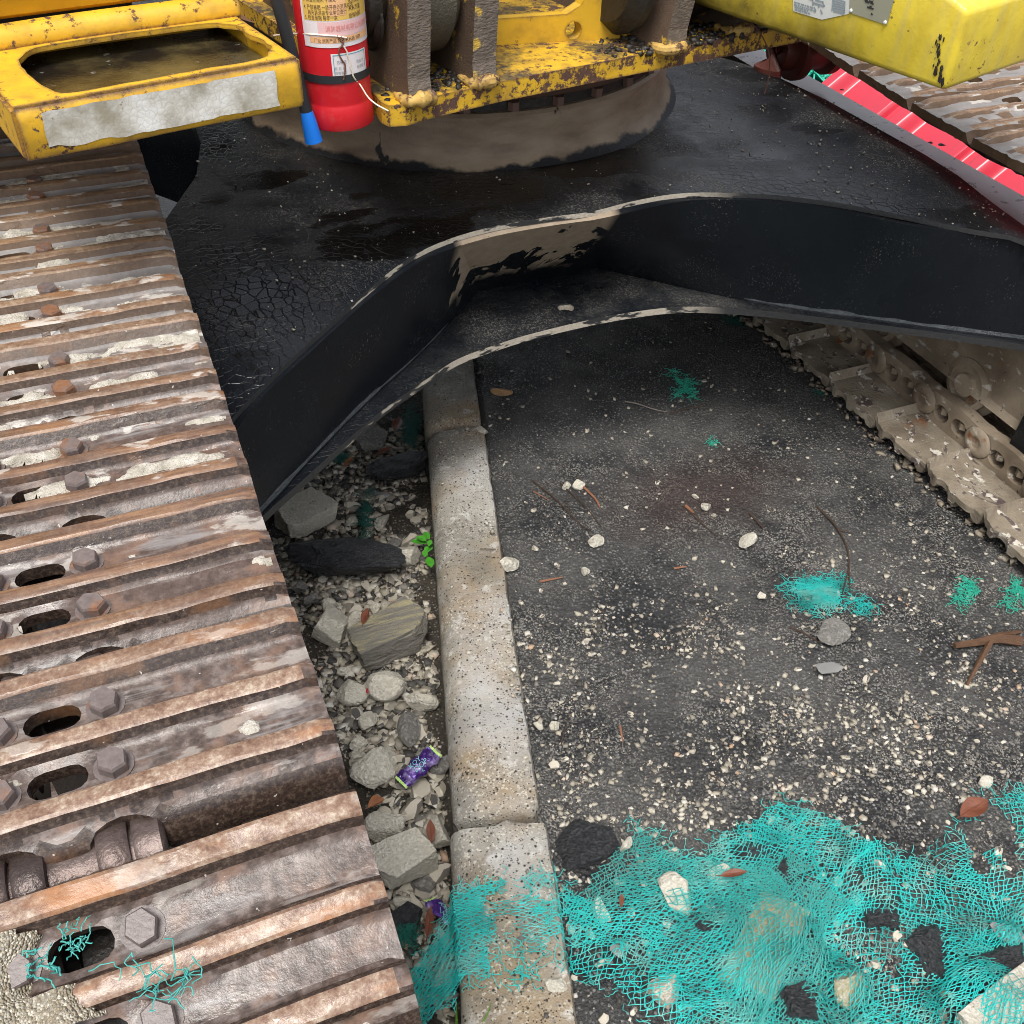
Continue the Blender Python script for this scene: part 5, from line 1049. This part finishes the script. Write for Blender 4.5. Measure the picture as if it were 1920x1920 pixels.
# ------------------------------------------------------------------ debris netting
NB = []
for x, y, s_, z, o in NETROCKS: NB.append((x, y, max(o.scale.x, .01), z))
def cover(X, Y):
    Z = hgt(X, Y); s_, t_ = st(X, Y); Z = np.where((s_ > -.01) & (s_ < KW + .01), np.where(t_ < -.005, .046, .033), Z)
    Z = np.where(s_ < -.01, np.maximum(Z + .015, .030 - 1.1 * (-s_ - .01)), Z)
    for x, y, r, z in NB:
        q = ((X - x) ** 2 + (Y - y) ** 2) / (r * 1.05) ** 2; Z = np.maximum(Z, np.where(q < 1, (z + r * .16) * np.sqrt(np.clip(1 - q, 0, 1)), -1))
    return Z
def netting(name, poly, mat, seed, cell=.011, warp=.030, lift=.006, keep=.985, r=.00075, rot=.3, amp=.012, tear=.30, fold=.5):
    """knitted diamond mesh, stretched and folded, draped over what lies below"""
    P = np.array([at(*p, .015)[:2] for p in poly]); c0_ = P.mean(0); ext = np.abs(P - c0_).max() * 1.5; row = cell * .29; n = int(2 * ext / cell); m = int(2 * ext / row)
    I, J = np.meshgrid(np.arange(n), np.arange(m), indexing='ij'); u = (I + .5 * (J % 2)) * cell - ext; v = J * row - ext
    v = v + fold * .055 * fbm(u * 2.6 + seed, v * 8, seed + 2, 3); u = u + fold * .030 * fbm(u * 6, v * 4 + seed, seed + 4, 2)
    ca, sa_ = math.cos(rot), math.sin(rot); X0 = c0_[0] + u * ca - v * sa_; Y0 = c0_[1] + u * sa_ + v * ca
    X = X0 + warp * fbm(X0 * 5 + seed, Y0 * 5, seed, 3) + .0015 * RNG.normal(size=u.shape); Y = Y0 + warp * fbm(X0 * 5, Y0 * 5 + seed, seed + 7, 3) + .0007 * RNG.normal(size=u.shape)
    jx = X + .016 * fbm(X0 * 30, Y0 * 30, seed + 21, 3); jy = Y + .016 * fbm(X0 * 30, Y0 * 30, seed + 25, 3); ins = inside(np.c_[jx.ravel(), jy.ravel()], P).reshape(X.shape)
    sk_, tk_ = st(X, Y); onk = (sk_ > .035) & (sk_ < KW + .02); ins &= (fbm(X0 * 8, Y0 * 8, seed + 11, 4) > -tear) & ~(onk & (fbm(X * 26, Y * 26, seed + 31, 4) < -.04))
    Z = cover(X, Y) + lift + amp * np.clip(fbm(X * 10, Y * 10, seed + 1, 3) + .12, 0, 1) + .0006 * RNG.random(X.shape)
    Q = np.stack([X, Y, Z], -1); A = []; B = []
    def edge(i0, j0, i1, j1):
        ok = ins[i0, j0] & ins[i1, j1] & (RNG.random(i0.shape) < keep); A.append(Q[i0[ok], j0[ok]]); B.append(Q[i1[ok], j1[ok]])
    i, j = np.meshgrid(np.arange(1, n - 2), np.arange(0, m - 2), indexing='ij'); odd = (j % 2)
    edge(i, j, i + odd, j + 1); edge(i, j, i - 1 + odd, j + 1)
    V, F = strandmesh(np.vstack(A), np.vstack(B), r); return obj(name, mesh(name, V, F, [mat], None, False))
def strandmesh(A, B, r):
    n = len(A); D = B - A; L = np.linalg.norm(D, axis=1, keepdims=True) + 1e-9; D /= L; A = A - D * r * .4; B = B + D * r * .4
    Mid = (A + B) / 2 + RNG.normal(size=A.shape) * np.minimum(.0005, L * .08); S1 = np.cross(D, [0.0, 0, 1.0]); S1 /= np.linalg.norm(S1, axis=1, keepdims=True) + 1e-9; S2 = np.cross(S1, D); V = np.zeros((n, 9, 3)); rr = (r * RNG.uniform(.75, 1.25, n))[:, None]
    for k in range(3):
        a = 2 * PI * k / 3 + .5; o = (S1 * math.cos(a) + S2 * math.sin(a)) * rr; V[:, k] = A + o; V[:, 3 + k] = Mid + o; V[:, 6 + k] = B + o
    F = np.array([(s + k, s + (k + 1) % 3, s + 3 + (k + 1) % 3, s + 3 + k) for s in (0, 3) for k in range(3)]); return V.reshape(-1, 3), (F[None] + (np.arange(n) * 9)[:, None, None]).reshape(-1, 4)
def strands(name, A, B, r, mat):
    V, F = strandmesh(A, B, r); o = obj(name, mesh(name, V, F, [mat], None, False)); strands.last = o.name; return o
def fibres(P, n, L, seed, zf, curl=1.0):
    """loose bent threads around given points"""
    rs = np.random.default_rng(seed); k = 5; p = P[rs.integers(len(P), size=n)] + rs.normal(size=(n, 2)) * .006; a = rs.uniform(0, 6.28, n); zz = rs.uniform(.001, .007, n); Q = [p]; cnt = rs.integers(3, 7, n)
    for t in range(6): a = a + rs.normal(size=n) * .8 * curl; l = L * rs.uniform(.5, 1.2, n) / cnt; Q.append(Q[-1] + np.stack([np.cos(a) * l, np.sin(a) * l], -1))
    Q = np.stack(Q, 1); Z = np.asarray(zf(Q[..., 0].ravel(), Q[..., 1].ravel())) * np.ones(Q[..., 0].size); Z = Z.reshape(n, 7) + zz[:, None] + rs.normal(size=(n, 7)) * .0012
    Q = np.concatenate([Q, Z[..., None]], -1); ok = np.arange(6)[None] < cnt[:, None]
    return Q[:, :-1][ok], Q[:, 1:][ok]
MAIN = [(752, 1795), (800, 1775), (850, 1695), (925, 1672), (1000, 1672), (1062, 1662), (1100, 1690), (1160, 1632), (1188, 1590), (1190, 1540), (1215, 1556), (1262, 1590), (1320, 1600), (1355, 1560), (1440, 1512), (1462, 1492), (1500, 1512), (1545, 1520), (1600, 1570), (1650, 1575), (1700, 1606), (1760, 1600), (1800, 1565), (1812, 1540), (1850, 1490), (1935, 1462), (2000, 1700), (1960, 1990), (1600, 2010), (1300, 1960), (1110, 1835), (1060, 1815), (1000, 1840), (985, 1855), (930, 1850), (880, 1845), (800, 1900), (775, 1925), (735, 1900), (705, 1885)]
net = netting('debris_netting', MAIN, M_NET, 3.0, .0122, .040, .004, .985, .00074, .25, .007, .44, 1.0)
n2 = netting('net_layer', MAIN[:9] + [(1250, 1600), (1340, 1600), (1460, 1500), (1545, 1530), (1700, 1612), (1830, 1560), (1930, 1480)] + MAIN[-14:], M_NET, 8.4, .0125, .050, .008, .98, .00066, -.20, .008, .10, 1.6)
mp_ = np.array([at(*p, .02)[:2] for p in MAIN]); pin_ = c = mp_.mean(0)
gx = RNG.uniform(mp_[:, 0].min(), mp_[:, 0].max(), 5000); gy = RNG.uniform(mp_[:, 1].min(), mp_[:, 1].max(), 5000); pp = np.c_[gx, gy]; pp = pp[inside(pp, mp_)]; pp = pp[fbm(pp[:, 0] * 6, pp[:, 1] * 6, 2.2, 3) > -.1]
edge_pts = np.vstack([np.linspace(mp_[i], mp_[(i + 1) % len(mp_)], 12) for i in range(len(mp_))])
fa, fb = fibres(np.vstack([pp[:1600], edge_pts]), 1100, .026, 5, lambda x, y: cover(x, y) + .004)
n4 = netting('net_tail', [(690, 1890), (752, 1800), (800, 1772), (850, 1695), (905, 1685), (935, 1700), (925, 1850), (800, 1905), (775, 1930)], M_NET, 5.0, .0110, .010, .003, .99, .0007, -.35, .004, .9, .15); n5 = netting('net_fold', [(1060, 1690), (1200, 1560), (1330, 1620), (1500, 1600), (1650, 1700), (1800, 1750), (1930, 1700), (1930, 1930), (1500, 1960), (1200, 1900)], M_NETK, 14.0, .0118, .06, .010, .98, .0007, .75, .010, .05, 1.6)
for q_ in (n4, n5): q_.parent = net
V, F = strandmesh(fa, fb, .0006); n3 = obj('fray', mesh('fray', V, F, [M_NET], None, False))
n2.parent = net; n3.parent = net; n3.name = 'loose_threads'; tag(n3, kind='stuff')
tag(net, 'large torn teal debris netting spread over rubble and kerb along the bottom right', 'netting')
def shred(poly, mat, seed, lab_, zf=None, n=120, L=.03, mesh_=True, r=.0006, cell=.006):
    zf_ = zf or (lambda x, y: hgt(x, y)); P = np.array([at(*p, 0)[:2] if zf is None else at(*p, float(np.asarray(zf(0.0, 0.0)).ravel()[0]))[:2] for p in poly]); P2 = np.vstack([P.mean(0) + (P - P.mean(0)) * q for q in (.3, .6, .9)])
    A, B = fibres(P2, n, L, seed, zf_, 1.3); V, F = strandmesh(A, B, r); o = obj('netting_scrap', mesh('netting_scrap', V, F, [mat], None, False)); tag(o, lab_, 'netting scrap'); return o
shred([(1480, 1105), (1500, 1092), (1540, 1090), (1565, 1100), (1585, 1085), (1590, 1130), (1560, 1150), (1520, 1145), (1490, 1130), (1530, 1115), (1550, 1125)], M_NET, 21, 'bright teal netting clump on the asphalt above the grey angular stone', n=520, L=.042)
shred([(1600, 1125), (1640, 1140), (1620, 1155)], M_NET, 22, 'thin teal threads right of the bright netting clump', n=60, L=.03)
shred([(1810, 1085), (1825, 1110), (1800, 1130), (1790, 1150), (1815, 1095)], M_NETG, 23, 'sparse green netting scrap near the right image edge left of the last scrap', n=95, L=.03); shred([(1905, 1095), (1918, 1120), (1885, 1140), (1900, 1110)], M_NETG, 24, 'green netting scrap at the right image edge beside the mud caked shoes', n=80, L=.035)
shred([(1262, 695), (1285, 705), (1300, 720), (1280, 735), (1265, 748), (1300, 752), (1290, 740)], M_NETG, 25, 'green netting scrap on the shaded asphalt under the machine', n=150, L=.03)
shred([(1370, 600), (1390, 605)], M_NETD, 26, 'dark netting threads in the deep shade at the right shoes', n=60, L=.04); shred([(1530, 738), (1545, 736)], M_NETD, 29, 'tiny green thread beside the right shoes', n=30, L=.02); shred([(1330, 829), (1340, 832)], M_NETG, 33, 'tiny green thread on the rust coloured patch', n=25, L=.016)
zso = lambda x, y: -.068
shred([(770, 760), (775, 800), (778, 840), (765, 830), (772, 780)], M_NETD, 27, 'dark green netting strip in the soil against the far kerb', zso, n=260, L=.035); shred([(690, 920), (688, 950), (684, 985), (682, 1010)], M_NETD, 28, 'narrow dark green netting strip in the soil beside the concrete chunk', zso, n=170, L=.024)
shred([(640, 860), (625, 870), (648, 855)], M_NETD, 30, 'dark green threads under the edge of the black plate', zso, n=70, L=.025); shred([(760, 1740), (770, 1770), (755, 1755)], M_NETD, 36, 'dark green threads beside the lower purple wrapper', zso, n=90, L=.03)
o = shred([(1490, 150), (1505, 138), (1530, 128), (1545, 145), (1535, 160), (1515, 165), (1520, 145)], M_NETG, 31, 'bright green netting heap far behind the right track', lambda x, y: .16 * (vnoise(np.asarray(x) * 9, np.asarray(y) * 9, 3) * .5 + .5), n=900, L=.22, r=.004)
shred([(130, 1742), (142, 1760), (147, 1785), (136, 1775)], M_NETK, 34, 'teal threads stuck beside the slot in the muddy track shoe', lambda x, y: .741, n=22, L=.013, r=.0005); shred([(75, 1795), (72, 1825)], M_NETK, 37, 'single teal strand in the mud cake on the track shoe', lambda x, y: .742, n=10, L=.016, r=.0007)
shred([(240, 1868), (280, 1850), (320, 1840), (345, 1860), (300, 1835), (360, 1862)], M_NETK, 35, 'tangled teal threads across the muddy track shoe', lambda x, y: .728, n=20, L=.030, r=.0005)

# ------------------------------------------------------------------ twigs, leaves, litter
def twig(pts, r, mat, lab_, name='twig', cat='twig', side=()):
    P = []
    for i, p in enumerate(pts):
        g = at(*p, .004); z = float(hgt(g[0], g[1])); P.append(Vector((g[0], g[1], z + r + .002 * (i % 2))))
    b = MB(); q = smoothline(P, 4); b.tube(q, list(np.linspace(r, r * .55, len(q))), 6)
    for (i, tip) in side:
        g = at(*tip, .004); b.tube([q[i], (Vector(q[i]) + Vector((g[0], g[1], float(hgt(g[0], g[1])) + r))) / 2 + Vector((0, 0, .003)), Vector((g[0], g[1], float(hgt(g[0], g[1])) + r * .5))], [r * .6, r * .5, r * .3], 5)
    return tag(b.build(name, mat, None, True), lab_, cat)
twig([(998, 900), (1045, 940), (1085, 980), (1108, 995)], .0022, M_TWIG, 'dark twig crossing the asphalt right of the kerb', side=[(6, (1062, 930))]); twig([(1050, 905), (1095, 948), (1128, 985)], .0019, M_TWIG, 'second dark twig parallel to the crossing one')
twig([(1532, 950), (1565, 985), (1588, 1025), (1592, 1065), (1594, 1118)], .0026, M_TWIG, 'long bent dark twig ending in the bright teal clump', side=[(5, (1600, 1000)), (12, (1572, 1142))]); twig([(1172, 752), (1195, 758), (1228, 766), (1250, 772)], .0019, plain('pale_twig', (.17, .15, .13), .6), 'pale grey twig in front of the green scrap under the machine')
twig([(1255, 775), (1285, 768), (1325, 760)], .0019, M_TWIG, 'dark twig touching the green scrap under the machine'); twig([(1288, 952), (1302, 968), (1345, 1004)], .0019, M_TWIG, 'thin twig with a reddish end in the middle of the asphalt'); twig([(1480, 1176), (1505, 1187), (1536, 1204)], .0023, M_TWIG, 'short dark twig beside the grey angular stone')
twig([(1286, 948), (1300, 962)], .0035, M_TWIGR, 'pink-brown bark scrap at the head of the thin twig', 'bark_scrap', 'bark'); twig([(1012, 1090), (1055, 1083)], .0024, M_TWIGR, 'orange splinter of wood on the asphalt beside the kerb', 'wood_splinter', 'splinter'); twig([(1264, 1064), (1287, 1062)], .0026, M_TWIGR, 'short orange splinter in the middle of the asphalt', 'wood_splinter', 'splinter')
twig([(900, 1048), (930, 1050)], .0010, M_TWIG, 'thin straw over the kerb edge', 'straw', 'straw'); twig([(1085, 888), (1087, 905)], .0012, M_TWIG, 'thin upright twig near the white round pebble'); twig([(1000, 920), (1030, 938)], .0014, M_TWIGR, 'reddish twig left of the crossing twigs'); twig([(1378, 930), (1382, 905)], .0013, M_TWIG, 'thin twig above the cream jagged stone'); twig([(1085, 905), (1115, 935), (1125, 950)], .0030, M_TWIGR, 'dull red bark strip between the crossing twigs', 'bark_scrap', 'bark'); twig([(1405, 960), (1430, 990)], .0028, M_TWIG, 'dark bark strip behind the cream jagged stone', 'bark_scrap', 'bark'); twig([(1052, 1395), (1068, 1335)], .0012, M_TWIG, 'thin twig standing out by the two white stones'); twig([(1163, 1360), (1168, 1390)], .0022, M_TWIGR, 'upright pinkish splinter above the netting', 'wood_splinter', 'splinter'); twig([(1330, 1450), (1360, 1470)], .0018, M_TWIG, 'dark twig in the gravel above the netting'); twig([(1500, 1545), (1540, 1552)], .0026, M_TWIGR, 'brown splinter at the upper netting edge', 'wood_splinter', 'splinter')
twig([(1912, 1206), (1868, 1203), (1828, 1209), (1786, 1217)], .0105, M_WOOD, 'splintered broken branch with side shoots at the right', 'broken_branch', 'branch', side=[(5, (1812, 1286)), (8, (1914, 1184))])
def leaf(px, py, Lpx, wr, rot, z, mat, lab_, curl=.35, name='dry_leaf'):
    p = at(px, py, z); dist = np.linalg.norm(p - CAM); L = Lpx * dist / FPX / 2; b = MB(); V = []; n, m = 12, 7
    for i in range(n):
        t = i / (n - 1); wv = math.sin(PI * min(1, t * 1.02 + .0)) ** .8 * wr
        for j in range(m): s_ = (j / (m - 1) - .5) * 2; V.append(((t - .5) * 2 * L, s_ * wv * L, L * (curl * abs(s_) ** 1.6 * wv + .10 * math.sin(t * 9 + s_ * 3) * wv + .18 * (t - .5) ** 2 * curl)))
    b.add(V, [(i * m + j, (i + 1) * m + j, (i + 1) * m + j + 1, i * m + j + 1) for i in range(n - 1) for j in range(m - 1)]); b.tube([(-L * 1.3, 0, L * .1), (-L * .9, 0, L * .02), (0, 0, L * .02), (L * .9, 0, L * .02)], [L * .03, L * .035, L * .03, L * .015], 5)
    o = b.build(name, mat, None, True); o.location = (p[0], p[1], z + .003); o.rotation_euler = (0, 0, R_(rot)); return tag(o, lab_, 'leaf')
leaf(685, 1158, 42, .36, 62, -.02, M_LEAF, 'red-brown leaf standing beside the banded stone', .5); leaf(745, 797, 44, .42, 60, -.06, M_LEAF, 'reddish leaf in the shade against the far kerb'); leaf(706, 1509, 34, .6, 10, -.055, M_LEAF2, 'curled orange leaf below the crumbly pale rock', 1.2); leaf(806, 1728, 62, .26, 62, -.045, M_LEAF, 'shiny brown leaf beside the lower purple wrapper', .5)
leaf(1825, 1517, 66, .5, 8, .03, M_LEAF, 'dead brown leaf lying on the netting at the right'); leaf(1582, 638, 44, .4, 20, .055, M_LEAF2, 'rusty orange leaf on the right lower track shoe'); leaf(808, 1560, 48, .34, 75, -.03, M_LEAF, 'dark brown leaf stuck between pale rock and kerb', .2); leaf(720, 848, 40, .3, 20, -.07, M_LEAF, 'brown leaf on the soil below the black plate'); leaf(655, 868, 34, .4, 40, -.07, M_LEAF2, 'orange-brown leaf under the plate edge'); leaf(752, 1132, 34, .3, -25, -.06, M_LEAF2, 'thin orange leaf above the banded stone'); leaf(1738, 323, 17, .5, 70, .545, M_PALE, 'pale grey-green leaf on the black top plate near the red barrier', .5, 'pale_leaf'); leaf(722, 927, 22, .4, -30, -.07, M_LEAF2, 'small orange leaf beside the slate shard'); leaf(1165, 1690, 26, .35, 60, .03, M_LEAF, 'dark red-brown leaf on the netting near the kerb'); leaf(1375, 1640, 50, .3, -12, .035, M_LEAF, 'shiny brown leaf tangled in the netting beside the black lump', .4)
# weed
wd = empty('green_weed', tuple(at(800, 1035, -.07))); tag(wd, 'small bright green weed growing against the kerb', 'weed')
for i, (px, py, L, rot) in enumerate([(786, 1018, 32, 150), (800, 1006, 24, 95), (790, 1012, 24, 125), (803, 1032, 26, 215), (806, 1056, 30, 265), (797, 1040, 20, 250), (806, 1020, 18, 60)]):
    o = leaf(px, py, L, .55, rot, -.045 + .004 * i, M_GREEN, None, .25, 'weed_leaf'); del o['category']; under(o, wd)
def blade(pts, lab_):
    b = MB(); P = [Vector(at(x, y, z)) for x, y, z in pts]; q = smoothline(P, 6); n = len(q); V = []
    for i, p in enumerate(q): wv = .0022 * (1 - i / (n - .5)) ** .6; V += [Vector(p) + Vector((-wv, 0, 0)), Vector(p) + Vector((0, 0, .0012)), Vector(p) + Vector((wv, 0, 0))]
    b.add(V, [(3 * i + k, 3 * i + 3 + k, 3 * i + 4 + k, 3 * i + 1 + k) for i in range(n - 1) for k in range(2)]); tag(b.build('grass_blade', M_GRASS), lab_, 'grass')
blade([(856, 1935, -.06), (856, 1905, -.03), (855, 1872, .01)], 'straight grass blade at the bottom left of the kerb'); blade([(896, 1930, .03), (912, 1905, .05), (922, 1878, .075)], 'curved grass blade leaning on the kerb at the bottom')
# candy wrappers
def wrapper(px, py, L, W, rot, z, lab_, txt, tilt):
    b = MB(); nx, ny_ = 40, 16; V = []
    for i in range(nx):
        t = i / (nx - 1) * 2 - 1; e = sst(.62, .82, abs(t)); wv = W * (1 - .14 * e)
        for j in range(ny_):
            s_ = j / (ny_ - 1) * 2 - 1; h = .0075 * math.sqrt(max(0, 1 - s_ * s_)) * (1 - e) + .0010; h += .0042 * float(fbm(t * 6 + L * 99, s_ * 3.5, z * 50, 4)) + e * .0011 * math.sin(s_ * 26); V.append((t * L, s_ * wv * (1 + .10 * math.sin(t * 9 + L * 40) + .06 * float(vnoise(t * 7, s_ * 2, 3))), h))
    F = [(i * ny_ + j, (i + 1) * ny_ + j, (i + 1) * ny_ + j + 1, i * ny_ + j + 1) for i in range(nx - 1) for j in range(ny_ - 1)]; M = [1 if (i < 2 or i > nx - 4) else 0 for i in range(nx - 1) for j in range(ny_ - 1)]
    b.add(V, F); b.M = M; o = b.build('candy_wrapper', [M_WRAP, M_LIME], None, True); p = at(px, py, z); o.location = tuple(p); o.rotation_euler = (*tilt, R_(rot)); tag(o, lab_, 'wrapper')
    for (t, x, y, sz) in txt:
        cu = bpy.data.curves.new('t', 'FONT'); cu.body = t; cu.size = sz; cu.shear = .25; cu.resolution_u = 2; to = bpy.data.objects.new('t', cu); COL.objects.link(to); bpy.context.view_layer.update(); me = bpy.data.meshes.new_from_object(to.evaluated_get(bpy.context.evaluated_depsgraph_get())); bpy.data.objects.remove(to)
        bm = bmesh.new(); bm.from_mesh(me); bmesh.ops.subdivide_edges(bm, edges=bm.edges[:], cuts=1); bm.to_mesh(me); bm.free()
        for v in me.vertices: X_, Y_ = v.co.x + x, v.co.y + y; s_ = min(1, abs(Y_ / W)); v.co = (X_, Y_, .0075 * math.sqrt(1 - s_ * s_) + .0036)
        me.materials.clear(); me.materials.append(M_MINT); to = obj('print', me); to.parent = o
    return o
wrapper(785, 1438, .041, .0165, 24, -.045, 'flat purple candy wrapper with mint lettering lying in the rubble beside the kerb', [('KOY', -.016, .003, .012), ('DOP', -.013, -.008, .013), ('K', -.004, -.0145, .008)], (0.15, -.1)); wrapper(830, 1712, .036, .014, 108, -.045, 'crumpled purple candy wrapper partly under the netting by the kerb', [('DOP', -.010, -.004, .010)], (.5, .3))
rk(688, 1290, 13, -.04, 80, 'tiny crimson scrap beside the angular pale rock', M_CRIM, 'scrap', 'red_scrap', sy=.4)
